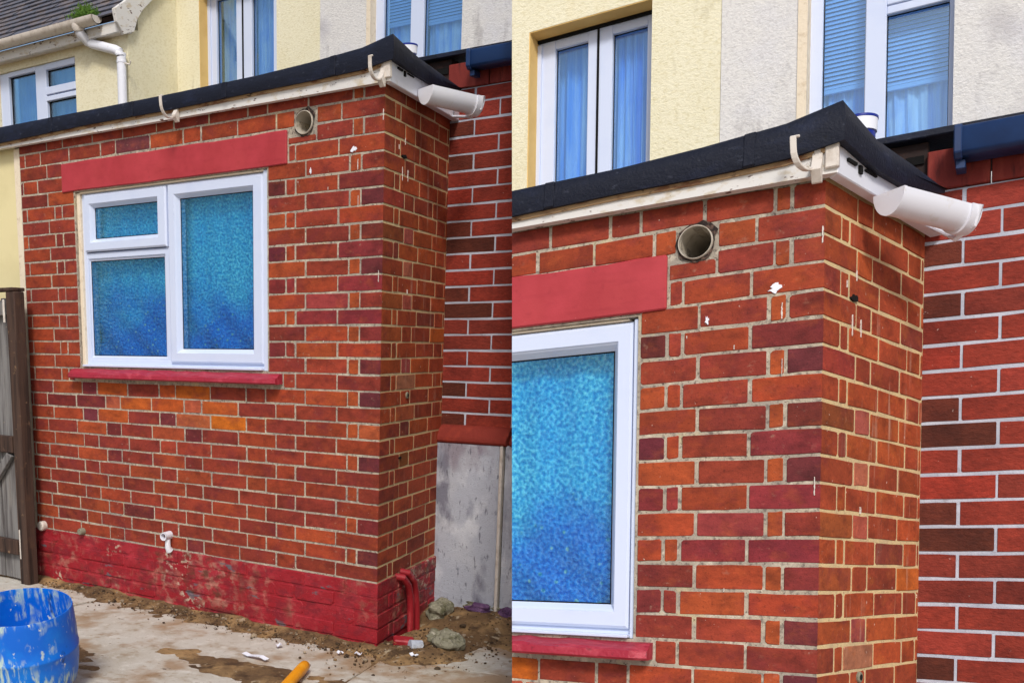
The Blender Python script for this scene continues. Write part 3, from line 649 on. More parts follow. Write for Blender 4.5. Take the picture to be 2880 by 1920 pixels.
    for (W_, s_, z_, l_, w_) in ((FW,-.006,2.45,.045,.004),(FW,-.018,1.77,.05,.003),(FW,-.125,2.10,.05,.0018),(FW,-.128,2.255,.045,.004),(RW,.19,2.24,.06,.004),(RW,.25,2.235,.05,.005),(RW,.215,2.37,.03,.004),(RW,.15,2.33,.02,.004),(RW,.27,1.70,.02,.006),(FW,-.44,2.19,.008,.003),(FW,-.28,2.15,.012,.0025),(FW,-.30,1.46,.01,.003)):
        s2 = s_*(d['sx'] if W_ is FW else d['sr']); n = 10
        a1_ = [(s2+w_*.6*dz_.uniform(.2,1)*(-1), z_-l_*i/n) for i in range(n+1)]; a2_ = [(s2+w_*.6*dz_.uniform(.2,1), z_-l_*i/n) for i in range(n, -1, -1)]
        pl_ = a1_+a2_; vs = [W_.P(p_[0],-.0026,p_[1]) for p_ in pl_]+[W_.P(p_[0],.001,p_[1]) for p_ in pl_]; nn_ = len(pl_)
        mb = MB(); mb.add(vs, [tuple(range(nn_))]+[(i,(i+1)%nn_,nn_+(i+1)%nn_,nn_+i) for i in range(nn_)]); build('paint_drip', mb, 'plastic_aged', ext, h)
    if full:
        mb = MB(); mb.tube([(-1.40,.03,.410),(-1.388,-.06,.408)], .023, 20, caps=False); mb.tube([(-1.388,-.06,.408),(-1.40,.03,.410)], .017, 20, caps=False)
        mb.add([(-1.388+r_*cos(2*pi*i/20),-.06,.408+r_*sin(2*pi*i/20)) for r_ in (.023,.017) for i in range(20)], [(i,(i+1)%20,20+(i+1)%20,20+i) for i in range(20)])
        wp = build('waste_pipe', mb, 'plastic_white', ext, h, smooth=True)
        mb = MB(); mb.tube([(-1.385,-.03,.39),(-1.385,-.03,.345),(-1.385,-.016,.325)], [.014,.016,.021], 16); build('pipe_boss', mb, 'plastic_white', wp, h, smooth=True)
        mb = MB(); mb.tube([(-1.392,-.02,.408),(-1.391,-.03,.408)], .017, 18); build('rubber_seal', mb, 'ledge_red', wp, h)
        for (x, z, r_, m_) in ((-2.495,.345,.030,'plastic_aged'),(-2.127,.350,.020,'stone_green')):
            mb = MB(); mb.tube([(x,.02,z),(x,-.03,z),(x,-.036,z)], [r_,r_,r_*.8], 18); build('pipe_stub', mb, m_, ext, h, smooth=True)
        for pts in ([(.225,-.04,.325),(.262,.03,.310),(.318,.035,.262),(.350,.035,.20),(.36,.035,.14),(.365,.035,-.05)], [(.285,-.04,.340),(.325,.03,.322),(.395,.035,.268),(.430,.035,.20),(.445,.035,.13),(.455,.035,-.08)]):
            mb = MB(); mb.tube([RW.P(s,-o_,z) for s,o_,z in pts], .018, 14); build('service_pipe', mb, 'red_pipe', ext, h, smooth=True)
    if not full:      # raw end of the nearer block, running back from its front wall
        mb = MB(); n2 = Vector((CUT_NO.x,CUT_NO.y,0)).normalized(); rr_ = Vector((-n2.y,n2.x,0))
        for (zA, zB, yA, yB) in ((-.1,2.6,.2,1.2),):
            def at(y, z): 
                k_ = ((CUT_CO-Vector((0,y,z))).dot(CUT_NO))/CUT_NO.x; return Vector((k_+.012,y,z))
            p_ = [at(yA,zA),at(yB,zA),at(yB,zB),at(yA,zB)]; vs = p_+[v+Vector((.06,0,0)) for v in p_]
            mb.add(vs, [(0,1,2,3),(7,6,5,4),(0,4,5,1),(1,5,6,2),(2,6,7,3),(3,7,4,0)])
        build('end_wall', mb, 'mortar', ext, h)

    # ---------------- the neighbour's brick-faced extension
    nb = thing('neighbour_extension', 'dark red brick-faced extension with white joints, grey panel below and navy gutter, left half' if full else
               'dark red brick-faced wall with white joints at the right edge of the picture', 'extension', h, 'neighbouring extensions')
    NW = Wall((0,yN,0),(1,0,0),(0,1,0)); xs = xN+.003
    mb = MB(); mb.box(xs-.02, d['nx1'], yN+.0022, yN+.12, d['nledge'][3]-.05 if full else .3, d['ntile'][0]+.01); build('mortar_bed', mb, 'mortar_grey', nb, h)
    for i in range(-3, d['nrows']):
        z1 = d['ny0']-i*d['npitch']; z0 = z1-d['npitch']
        if z0 < d['nledge'][3]-.03: z0 = d['nledge'][3]-.03
        if z1-z0 < .02: continue
        ztp = min(z1, d['ntile'][0]+.01)
        first = d['nA'] if i % 2 == 0 else d['nB']
        ed = [xs-.03, first]
        while ed[-1] < d['nx1']-.05: ed.append(ed[-1]+2*d['nhalf'])
        ed[-1] = min(ed[-1], d['nx1'])
        for k_ in range(len(ed)-1):
            if ed[k_+1]-ed[k_] < .03: continue
            pr = random.Random(i*53+k_*7+1)
            t = pr.random(); c = (138,50,36) if t < .45 else (126,48,36) if t < .7 else (146,54,42) if t < .9 else (104,46,32)
            if k_ == 0 and i in (6,10,15): c = (88,40,27)
            if k_ == 0 and i in (8,3): c = (148,50,36)
            jw = .0046 if full else .0042
            vs, fs = brick_geo(NW, ed[k_]+jw, ed[k_+1]-jw, z0+.0052, ztp-.0052, pr.uniform(-.001,.001), pr, rc=.0016, ch=.0012, depth=.03)
            mb = MB(); mb.add(vs, fs, lin(c)); build('brick', mb, 'brick_slip', nb, h)
    for k_ in range(len(d['ntj'])-1):
        mb = MB(); mb.box(d['ntj'][k_]+.002, d['ntj'][k_+1]-.002, yN-.014+.003*(k_ % 2), yN+.05, d['ntile'][0]+.012, d['ntile'][1]); build('facing_tile', mb, 'tile_rough', nb, h, bevel=.003)
    g0,g1,gz0,gz1 = d['ngut']; yg = yN-.12
    mb = MB(); mb.prism([(yg,gz0+.012),(yg+.012,gz0),(yg+.09,gz0),(yg+.105,gz0+.02),(yg+.105,gz1),(yg+.006,gz1),(yg,gz1-.01)], 'x', g0+.012, g1); gt = build('gutter', mb, 'navy_plastic', nb, h, bevel=.003, smooth=True)
    mb = MB(); mb.prism([(yg-.006,gz0+.008),(yg+.012,gz0-.008),(yg+.092,gz0-.008),(yg+.11,gz0+.02),(yg+.11,gz1+.004),(yg-.002,gz1+.004),(yg-.006,gz1-.008)], 'x', g0, g0+.022); build('gutter_end', mb, 'navy_plastic', gt, h, bevel=.003)
    mb = MB(); mb.box(g0+.004, g0+.030, yg+.03, yg+.09, gz0-.032, gz0-.006); build('gutter_clip', mb, 'navy_plastic', gt, h, bevel=.002)
    r0,r1,rz0,rz1 = d['nroof']; mb = MB(); mb.box(r0, r1, yN-.03, d['yH']-.07, rz0, rz1); build('roof_sheet', mb, 'black_felt', nb, h, bevel=.003)
    mb = MB(); mb.box(r0+.004, d['ntj'][0]+.002, yN+.01, yN+.08, d['ntile'][0]-.08, rz0-.002); bd = build('timber_board', mb, 'dark_timber', nb, h, bevel=.003)
    hx = (-.262,-.196,2.775,2.805) if full else (.122,.174,2.812,2.838)
    mb = MB(); mb.box(hx[0], hx[1], yN+.002, yN+.05, hx[2], hx[3]); build('board_gap', mb, 'hole', nb, h)
    l0,l1,lz0,lz1 = d['nledge']
    if full:
        mb = MB(); xx = [l0,.245,.262,.66,.68,l1]
        for q in (0,2,4): 
            mb = MB(); mb.prism([(yN+.02,lz1+.012),(yN-.02,lz1),(yN-.062,lz0+.028),(yN-.066,lz0+.004),(yN-.05,lz0-.008),(yN+.02,lz0-.006)], 'x', xx[q], xx[q+1]); build('ledge', mb, 'ledge_red', nb, h, bevel=.005)
        mb = MB(); mb.box(-.182, .205, yN-.055, yN+.06, -.05, lz0-.004); build('concrete_panel', mb, 'concrete_wall', nb, h, bevel=.006)
        mb = MB(); mb.box(.209, .226, yN-.058, yN+.02, -.02, lz0-.006); build('edge_strip', mb, 'plastic_aged', nb, h, bevel=.003)
        mb = MB(); mb.box(.234, 1.3, yN-.045, yN+.06, -.05, lz0-.004); build('concrete_panel', mb, 'concrete_wall', nb, h, bevel=.004)
        mb = MB(); mb.box(.19, .24, yN-.03, yN+.06, -.05, lz0-.003); build('gap_backing', mb, 'hole', nb, h)
    # ---------------- rendered houses behind
    yH = d['yH']; thick = .10
    hc = thing('rendered_house', 'cream rendered house above the left extension, with slate wing roof, white verge and downpipe' if full else
               'cream rendered house with one two-light window at the top centre-right', 'house', h, 'rendered terrace houses')
    hw = thing('rendered_house', 'pale grey-white rendered house above the left extension corner' if full else
               'pale grey-white rendered house with blinds, at the top right', 'house', h, 'rendered terrace houses')
    bd_ = d['bound']; zH0, zH1 = 2.4, 5.2
    A = d['hA']; B = d['hB']
    xl_ = -3.6 if full else -2.2; xr_ = 2.6 if full else 1.6
    mb = MB(); o_ = A['op']
    mb.box(xl_, o_[0], yH, yH+thick, zH0, zH1); mb.box(o_[1], bd_-.001, yH, yH+thick, zH0, zH1); mb.box(o_[0], o_[1], yH, yH+thick, o_[3], zH1); mb.box(o_[0], o_[1], yH, yH+thick, zH0, o_[2])
    build('wall', mb, 'cream_render', hc, h)
    mb = MB(); o2 = B['op']
    mb.box(bd_+.001, o2[0], yH-.004, yH+thick, zH0, zH1); mb.box(o2[1], xr_, yH-.004, yH+thick, zH0, zH1); mb.box(o2[0], o2[1], yH-.004, yH+thick, zH0, o2[2]); mb.box(o2[0], o2[1], yH-.004, yH+thick, o2[3], zH1)
    build('wall', mb, 'white_render', hw, h)
    # reveal lining strips
    mb = MB(); mb.box(o_[0]-.001, o_[0]+.004, yH+.002, yH+.16, o_[2], o_[3]); mb.box(o_[0]+.004, o_[1], yH+.002, yH+.16, o_[3]-.004, o_[3]+.001); build('reveal', mb, 'cream_reveal', hc, h)
    bw = .028 if full else .030
    mb = MB(); mb.box(o2[0]-bw, o2[0]+.004, yH-.009, yH+.10, o2[2], o2[3]); build('reveal', mb, 'reveal_cream', hw, h)
    sc = 1.0 if full else .72
    def upstairs(par, fr, panes, dep, label_c, seed, blind=None):
        yy = yH+dep
        mb = MB(); x0,x1,z0,z1 = fr
        gts = [p[3] for p in panes]
        xs_ = sorted(set([x0,x1]+[p[0] for p in panes]+[p[1] for p in panes]))
        cols = [x0]
        # stiles
        edges = [x0]+[e for p in panes for e in (p[0],p[1])]+[x1]
        for i in range(0, len(edges), 2): mb.box(edges[i], edges[i+1], yy, yy+.06, z0, z1)
        wn = build('window', mb, 'upvc', par, h, bevel=.003)
        for (p0,p1,q0,q1,rails) in panes:
            for (ra, rb) in rails:
                m_ = MB(); m_.box(p0-.001, p1+.001, yy+.003, yy+.057, ra, rb); build('rail', m_, 'upvc', wn, h, bevel=.003)
            m_ = MB(); m_.box(p0-.004, p1+.004, yy+.028, yy+.033, q0, q1); build('pane', m_, 'glass_clear', wn, h)
            m_ = MB(); m_.rings((p0,p1,q0,q1), [(-.002,.024),(.004*sc,.022),(.004*sc,.027)], yy); build('gasket', m_, 'hole', wn, h)
        return wn
    fA = A['fr']; z0A = fA[2]
    wnA = upstairs(hc, fA, [(g[0],g[1],z0A+.05,A['gt'],[(A['gt'],fA[3])]) for g in A['g']], .10, None, 1)
    if wnA:
        m_ = MB(); m_.box(A['m']-.006*sc, A['m']+.006*sc, yH+.094, yH+.102, z0A, fA[3]-.012); build('sash_gap', m_, 'hole', wnA, h)
        for g in A['g']:
            for sgn in (0,1):
                pass
        m_ = MB(); m_.box(fA[0]+.001, fA[0]+.03*sc, yH+.088, yH+.11, z0A, fA[3]-.02); build('frame_edge', m_, 'upvc', wnA, h, bevel=.002)
        m_ = MB(); m_.box(fA[0], fA[1], yH+.085, yH+.099, fA[3]-.012, fA[3]+.004); build('head_gap', m_, 'hole', wnA, h)
    fB = B['fr']
    wnB = upstairs(hw, fB, [(B['g'][0][0],B['g'][0][1],fB[2]+.05,4.3,[]),(B['g'][1][0],B['g'][1][1],fB[2]+.05,B['gt'],[(B['gt'],B['rail'][1]-.012*sc),(B['rail'][1]-.006*sc,B['rail'][1]+.05)])], .06, None, 2)
    # curtains and blinds behind the upstairs glass
    def drape(x0,x1,z0,z1,y,amp,k_,lab,cat='curtain',gather=0):
        mb = MB(); nx, nz = 60, 10; vs = []; fs = []
        for i in range(nx+1):
            for q in range(nz+1):
                u = i/nx; v = q/nz; x = x0+(x1-x0)*u
                yy = y+amp*(sin(u*k_)+.5*sin(u*k_*2.3+1+v*gather))*(1-.3*v)
                vs.append((x,yy,z0+(z1-z0)*v))
        for i in range(nx):
            for q in range(nz): fs.append((i*(nz+1)+q,(i+1)*(nz+1)+q,(i+1)*(nz+1)+q+1,i*(nz+1)+q+1))
        mb.add(vs, fs); tag(build('curtain', mb, 'curtain_net', None, h, smooth=True), lab, cat, 'net curtains upstairs')
    side = 'left picture' if full else 'nearer right view'
    drape(fA[0]+.07*sc, A['m']-.05*sc, 2.9, fA[3]-.01, yH+.20, .012, 15, 'pale net curtain in the left light of the cream house window, %s' % side)
    drape(A['g'][1][0]-.02, A['g'][1][1]+.02, 2.9, fA[3]-.01, yH+.19, .018, 34, 'gathered net curtain in the right light of the cream house window, %s' % side)
    drape(B['g'][0][0]-.015, B['g'][0][1]+.015, 2.8, B['bl'][0], yH+.17, .010, 26, 'net curtain below the blind, left light of the white house window, %s' % side, gather=2)
    drape(B['g'][1][0]-.015, B['g'][1][1]+.015, 2.8, B['bl'][1], yH+.17, .012, 30, 'tied net curtain below the blind, right light of the white house window, %s' % side, gather=6)
    for gi, (g, zb2, zt2, nm) in enumerate(((B['g'][0],B['bl'][0],4.1,'left'),(B['g'][1],B['bl'][1],B['gt']+.02,'right'))):
        bl = thing('window_blind', 'slatted blind in the %s light of the white house window, %s' % (nm, side), 'blind', h, 'slatted blinds')
        pitch = .0195 if full else .0165; z = zb2+.005; cntb = 0
        mb = MB(); mb.box(g[0]-.008, g[1]+.008, yH+.138, yH+.150, zb2-.012, zb2+.004); build('bottom_rail', mb, 'blind_slat', bl, h)
        while z < zt2 and cntb < 40:
            mb = MB(); x0, x1 = g[0]-.008, g[1]+.008
            mb.prism([(yH+.136,z),(yH+.146,z+pitch*.97),(yH+.1468,z+pitch*.95),(yH+.137,z-.0008)], 'x', x0, x1); build('slat', mb, 'blind_slat', bl, h)
            z += pitch; cntb += 1
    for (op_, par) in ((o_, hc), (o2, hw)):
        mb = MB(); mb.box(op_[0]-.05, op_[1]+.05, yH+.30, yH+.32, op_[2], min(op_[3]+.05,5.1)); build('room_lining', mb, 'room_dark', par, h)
    # tub standing on the flat roof
    tx, ty, tz, tr = d['tub']
    tb = thing('paint_tub', 'white and blue paint tub on the flat roof behind the black trim, %s' % side, 'tub', h, 'paint tubs on the roofs')
    k_ = tr/.06
    mb = MB(); mb.lathe([(0,-.3*k_),(.048*k_,-.3*k_),(.052*k_,-.045*k_),(.052*k_,-.043*k_)], (tx,ty,tz), 32); build('tub_body', mb, 'tub_blue', tb, h, smooth=True)
    mb = MB(); mb.lathe([(.05*k_,-.050*k_),(.057*k_,-.048*k_),(.059*k_,-.008*k_),(.0595*k_,-.004*k_)], (tx,ty,tz), 32); build('tub_band', mb, 'tub_white', tb, h, smooth=True)
    mb = MB(); mb.lathe([(.0585*k_,-.006*k_),(.061*k_,-.004*k_),(.061*k_,.004*k_),(.057*k_,.006*k_),(.055*k_,-.01*k_),(0,-.012*k_)], (tx,ty,tz), 32); build('lid', mb, 'tub_blue', tb, h, smooth=True)

    if full:
        # ---------------- lower wing of the cream house: wall, window, slate roof, verge, gutter, downpipe
        yw = 1.7; xc = -3.46; wx = (-5.03,-4.06,2.85,3.60)
        mb = MB(); mb.box(-7.5, wx[0], yw, yw+.1, 2.4, 3.70); mb.box(wx[1], xc, yw, yw+.1, 2.4, 3.70); mb.box(wx[0], wx[1], yw, yw+.1, wx[3], 3.70); mb.box(wx[0], wx[1], yw, yw+.1, 2.4, wx[2])
        mb.box(xc-.1, xc, yw+.1, yH-.001, 2.4, 4.2); build('wing_wall', mb, 'cream_render', hc)
        mb = MB(); 
        for (e0_, e1_) in ((-5.03,-4.917),(-4.571,-4.44),(-4.087,-4.06)): mb.box(e0_, e1_, yw+.02, yw+.08, 2.85, 3.60)
        ww = build('window', mb, 'upvc', hc, bevel=.004)
        for (p0,p1,q0,q1) in ((-4.917,-4.571,2.95,3.563),(-4.44,-4.087,3.426,3.552),(-4.44,-4.087,2.95,3.322)):
            mb = MB(); mb.box(p0-.003,p1+.003,yw+.05,yw+.055,q0-.003,q1+.003); build('pane', mb, 'glass_clear', ww)
            mb = MB(); mb.rings((p0,p1,q0,q1), [(-.002,.03),(.008,.028),(.008,.048)], yw+.018); build('gasket', mb, 'hole', ww)
        for (p0,p1,q0,q1) in ((-4.917,-4.571,3.563,3.60),(-4.44,-4.087,3.552,3.60),(-4.44,-4.087,3.322,3.36),(-4.44,-4.087,3.37,3.426)):
            mb = MB(); mb.box(p0-.001,p1+.001,yw+.016,yw+.078,q0,q1); build('rail', mb, 'upvc', ww, bevel=.004)
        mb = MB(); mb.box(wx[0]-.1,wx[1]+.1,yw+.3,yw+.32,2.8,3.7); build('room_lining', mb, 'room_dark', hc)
        drape(-4.93,-4.56,2.8,3.58,yw+.12,.012,30,'pale net curtain in the wide light of the wing window at the far left')
        drape(-4.45,-4.08,2.8,3.58,yw+.12,.012,22,'pale net curtain in the split light of the wing window at the far left')
        # eaves
        mb = MB(); mb.box(-7.5, xc+.02, yw-.09, yw-.065, 3.655, 3.73); build('eaves_board', mb, 'fascia_white', hc, bevel=.003)
        mb = MB(); mb.box(-7.5, xc+.02, yw-.065, yw+.02, 3.66, 3.672); build('soffit', mb, 'plastic_aged', hc)
        mb = MB(); n = 12; vs = []; fs = []
        for x in (-7.5, -3.62):
            for r_ in (.055,.050):
                for i in range(n+1):
                    t = pi+pi*i/n; vs.append((x, yw-.148+r_*cos(t), 3.775+r_*sin(t)))
        q = n+1
        for i in range(n): fs += [(i,i+1,2*q+i+1,2*q+i),(q+i,3*q+i,3*q+i+1,q+i+1),(i,q+i,q+i+1,i+1),(2*q+i,2*q+i+1,3*q+i+1,3*q+i)]
        fs += [(0,2*q,3*q,q),(n,q+n,3*q+n,2*q+n),tuple(2*q+i for i in range(q))]
        mb.add(vs, fs); build('gutter', mb, 'plastic_aged', hc, smooth=True)
        pit = radians(42); up = Vector((0,cos(pit),sin(pit))); nrm_ = Vector((0,-sin(pit),cos(pit))); e_ = Vector((0,yw-.115,3.775))
        mb = MB(); vs = [e_+Vector((x,0,0))+up*s+nrm_*t for x in (-7.5,xc) for s,t in ((0,-.05),(2.6,-.05),(2.6,-.012),(0,-.012))]
        mb.add(vs, [(0,1,2,3),(7,6,5,4),(0,4,5,1),(1,5,6,2),(2,6,7,3),(3,7,4,0)]); rf = build('roof', mb, 'dark_timber', hc)
        mb = MB(); sr_ = random.Random(4); gauge = .085
        for k_ in range(26):
            x = -7.5-(k_ % 2)*.12
            while x < xc:
                wdt = .235; x0_, x1_ = x+.002, min(x+wdt, xc+.01); x += .24
                if x1_-x0_ < .03: continue
                s0_ = k_*gauge-.02; lift = .010+sr_.uniform(0,.005)
                P_ = lambda X, S, T: e_+Vector((X,0,0))+up*S+nrm_*T
                c = lin(sr_.choice([(96,98,110),(110,104,102),(84,88,100),(128,112,104)]))
                mb.add([P_(x0_,s0_,lift+.004),P_(x1_,s0_,lift+.004),P_(x1_,s0_+.17,-.008),P_(x0_,s0_+.17,-.008),P_(x0_,s0_,lift-.006),P_(x1_,s0_,lift-.006)],
                       [(0,1,2,3),(0,4,5,1)], c)
        build('slates', mb, 'slate', rf, kind='stuff')
        mb = MB(); v0 = Vector((xc+.012,yw-.16,3.625)); pr_ = []
        pts2 = [(0,0),(.0,.05)]
        vs = []
        for x in (xc+.004, xc+.036):
            for s,t in ((-.02,-.015),(.10,-.03),(2.6,-.03),(2.6,-.165),(.22,-.165),(.13,-.185),(.04,-.23),(-.06,-.19),(-.06,-.09)):
                vs.append(Vector((x,0,0))+e_+up*s+nrm_*(t+.055))
        n = 9; mb.add(vs, [tuple(range(n)),tuple(range(2*n-1,n-1,-1))]+[(i,(i+1)%n,n+(i+1)%n,n+i) for i in range(n)]); build('verge_board', mb, 'fascia_white', hc, bevel=.004)
        mb = MB(); mb.tube([(-3.83,yw-.148,3.74),(-3.83,yw-.14,3.70),(-3.82,yw-.07,3.645),(-3.79,yw-.06,3.63),(-3.53,yw-.06,3.548),(-3.49,yw-.06,3.528),(-3.472,yw-.06,3.49),(-3.472,yw-.06,2.62)], .034, 16)
        dp = build('downpipe', mb, 'plastic_white', hc, smooth=True)
        mb = MB(); mb.lathe([(.034,0),(.05,.03),(.05,.06),(.0,.06)], (-3.83,yw-.148,3.70), 18); build('outlet', mb, 'plastic_aged', dp, smooth=True)
        for z in (3.45,3.50,):
            mb = MB(); mb.lathe([(.033,0),(.037,.002),(.037,.016),(.033,.018)], (-3.472,yw-.06,z), 18); build('pipe_collar', mb, 'plastic_white', dp, smooth=True)
        mb = MB(); mb.tube([(-3.44,yw-.06,3.445),(-3.40,yw-.045,3.435),(-3.385,yw-.05,3.455)], .006, 8); build('pipe_clip', mb, 'plastic_aged', dp)
        mr_ = random.Random(8); mb = MB()
        for i in range(900):
            x = mr_.gauss(-3.78,.06); y = yw-.12+mr_.gauss(0,.035); z = 3.79+abs(mr_.gauss(0,.035))*(1.2-min(1,abs(x+3.78)/.14)); 
            if abs(x+3.78) > .17: continue
            dx, dy, dz = mr_.uniform(-.018,.018), mr_.uniform(-.018,.018), mr_.uniform(.012,.035)
            mb.add([(x-.004,y,z),(x+.004,y+.003,z),(x+dx,y+dy,z+dz)], [(0,1,2)])
        tag(build('moss', mb, 'moss', None), 'green moss clump growing in the wing gutter above the downpipe', 'moss', kind='stuff')

# ------------------------------------------------------------------ ground (one sheet) and yard surface
mb = MB(); n = 60; vs = []; fs = []
mb.add([(-80,-80,-.03),(80,-80,-.03),(80,80,-.03),(-80,80,-.03)], [(0,1,2,3)])
g = build('ground', mb, 'soil'); g['kind'] = 'structure'
from mathutils import noise as mnoise
def soil_h(x, y):
    n1 = mnoise.fractal(Vector((x*2.2,y*2.2,3.1)), .9, 2.0, 4); n2 = mnoise.fractal(Vector((x*9,y*9,7.7)), .9, 2.0, 4)
    if x < 0: dist = abs(y)
    else: dist = max(0, ((x-.12)**2+(y-.15)**2)**.5-.16)
    near = max(0, 1-dist/.26)
    front = max(0, 1-(((x+.30)/.75)**2+((y+.62)/.22)**2))*.55+max(0, 1-(((x+1.25)/.55)**2+((y+.98)/.22)**2))*.7
    back = max(0, min(1,(y-.30)/.35))*.9 if x > -.3 else 0
    k = max(near, front, back)
    return -.022+.050*(k-.03)+.022*n1+.010*n2+(.05*back if x > -.3 else 0)
mb = MB(); nx, ny = 280, 130; vs = []; fs = []
for i in range(nx+1):
    for k in range(ny+1):
        x = -3.0+4.4*i/nx; y = -1.15+2.35*k/ny; vs.append((x,y,min(.075,soil_h(x,y))))
for i in range(nx):
    for k in range(ny): fs.append((i*(ny+1)+k,(i+1)*(ny+1)+k,(i+1)*(ny+1)+k+1,i*(ny+1)+k+1))
mb.add(vs, fs); s = build('soil', mb, 'soil', smooth=True); s['kind'] = 'structure'
def slab(pts, z=0.0, t=.05):
    mb = MB(); out = []; r = random.Random(len(pts)*3)
    for i in range(len(pts)):
        a_, b_ = Vector(pts[i]), Vector(pts[(i+1)%len(pts)]); m_ = max(1, int((b_-a_).length/.06)) if (b_-a_).length < 2.5 else 3
        for q in range(m_):
            p_ = a_+(b_-a_)*q/m_; out.append((p_.x+r.uniform(-.005,.005), p_.y+r.uniform(-.005,.005)))
    mb.prism(out, 'z', z-t, z); o = build('concrete_slab', mb, 'ground_concrete', bevel=.003); o['kind'] = 'structure'; return o
slab([(-1.83,-.02),(-.05,-.02),(.10,-.12),(.20,-.62),(.05,-6),(-6,-6),(-6,-.62),(-1.84,-.40)], -.004)
slab([(-6,-.02),(-1.845,-.02),(-1.855,-.395),(-6,-.61)], .004)
slab([(.12,-.12),(.62,.02),(3.0,-.25),(3,1.2),(.05,1.2)], -.002)
slab([(.12,-.135),(.62,.005),(3,-.265),(6,-1.2),(6,-6),(.065,-6),(.212,-.62)], .003)

# clods and crumbs along the foot of the wall
cr = random.Random(21); mb = MB()
ico = [(0,0,1),(.89,0,.45),(.28,.85,.45),(-.72,.53,.45),(-.72,-.53,.45),(.28,-.85,.45),(.72,.53,-.45),(-.28,.85,-.45),(-.89,0,-.45),(-.28,-.85,-.45),(.72,-.53,-.45),(0,0,-1)]
icf = [(0,1,2),(0,2,3),(0,3,4),(0,4,5),(0,5,1),(1,6,2),(2,7,3),(3,8,4),(4,9,5),(5,10,1),(6,7,2),(7,8,3),(8,9,4),(9,10,5),(10,6,1),(11,7,6),(11,8,7),(11,9,8),(11,10,9),(11,6,10)]
def rock(mb, c, r, rn, tone_=None, sq=(1,1,.7)):
    k = [rn.uniform(.7,1.2) for _ in ico]; th = rn.uniform(0,6.28)
    vs = []
    for (x,y,z), kk in zip(ico, k):
        X, Y = x*cos(th)-y*sin(th), x*sin(th)+y*cos(th); vs.append((c[0]+X*r*kk*sq[0], c[1]+Y*r*kk*sq[1], c[2]+z*r*kk*sq[2]))
    mb.add(vs, icf, tone_)
for i in range(1700):
    t = cr.random()
    if t < .55: x = cr.uniform(-2.4,.1); y = -.03-abs(cr.gauss(0,.09))
    elif t < .8: x = cr.gauss(.15,.2); y = cr.gauss(.05,.2)
    else: x = cr.uniform(-.1,.5); y = cr.uniform(.2,.75)
    if x < -.02 and y > -.015: continue
    r = abs(cr.gauss(0,.0035))+.0015+(.012 if cr.random() < .012 else 0)
    c = cr.choice([(86,66,46),(112,86,58),(60,46,34),(130,104,74),(72,58,42),(150,134,112),(98,74,52)])
    rock(mb, (x,y,max(0,soil_h(x,y))+r*.3), r, cr, lin(c))
for i in range(700):      # straw and twigs
    x = cr.uniform(-2.2,.4); y = -.04-abs(cr.gauss(0,.07)); 
    if x > .05: y = cr.uniform(-.3,.3)
    l_ = cr.uniform(.015,.05); th = cr.uniform(0,6.28); z = max(0,soil_h(x,y))+cr.uniform(.003,.018)
    mb.add([(x,y,z),(x+.0025,y+.002,z),(x+l_*cos(th),y+l_*sin(th),z+cr.uniform(-.005,.014))], [(0,1,2)], lin(cr.choice([(150,120,74),(96,72,44),(60,48,34)])))
tag(build('debris', mb, 'clod'), 'brown soil crumbs and straw along the foot of the red plinth', 'debris', kind='stuff')

def boulder(name, c, r, sq, mat, lab, seed, cat='stone'):
    rn = random.Random(seed); bm = bmesh.new(); bmesh.ops.create_icosphere(bm, subdivisions=4, radius=1)
    ph = [rn.uniform(0,6.28) for _ in range(6)]
    for v in bm.verts:
        p = v.co; k = 1+.16*sin(p.x*3+ph[0])+.14*sin(p.y*4+ph[1])+.12*sin(p.z*5+p.x*2+ph[2])+.07*sin(p.x*9+ph[3])+.06*sin(p.y*11+p.z*7+ph[4])+.10*mnoise.fractal(p*3.5+Vector((seed,0,0)), .7, 2.0, 5)
        v.co = Vector((c[0]+p.x*r*k*sq[0], c[1]+p.y*r*k*sq[1], c[2]+p.z*r*k*sq[2]))
    me = bpy.data.meshes.new(name); bm.to_mesh(me); bm.free(); me.materials.append(MATS[mat]); tag(link(name, me, None, 'L'), lab, cat, 'rubble by the corner')
boulder('rubble_stone', (-.02,.60,.075), .062, (1.1,1,.9), 'stone_green', 'grey-green round stone against the concrete panel', 1)
boulder('rubble_stone', (.245,.20,.045), .078, (1.15,.8,.75), 'stone_green', 'large grey-green broken stone right of the red pipes', 2)
boulder('rubble_stone', (.14,.755,.075), .06, (1.35,.7,.55), 'stone_purple', 'purple-grey stone in front of the concrete panel', 3)
boulder('rubble_stone', (.285,.775,.07), .045, (1.2,.7,.6), 'stone_purple', 'smaller purple stone nearest the seam of the two views', 4)
boulder('rubble_stone', (.13,.80,.085), .05, (2.2,.5,.5), 'stone_green', 'pale rubble ridge behind the purple stones', 5)
boulder('rubble_stone', (.32,.93,.10), .07, (1.3,.6,.6), 'stone_green', 'pale broken stone by the edge strip of the grey panel', 6)
mb = MB(); mb.box(-.05,.05,-.03,.03,-.022,.022); bf = build('brick_fragment', mb, 'red_pipe', bevel=.006); bf.location = (.095,.095,.035); bf.rotation_euler = (.2,.1,.7)
tag(bf, 'red painted brick fragment lying at the foot of the pipes', 'brick')
mb = MB(); mb.tube([(.02,0,0),(-.04,0,0)], .03, 16); gp = build('pipe_offcut', mb, 'concrete_wall', smooth=True); gp.location = (.175,.095,.03); gp.rotation_euler = (0,.1,.9)
tag(gp, 'short grey pipe offcut beside the red brick fragment', 'pipe')
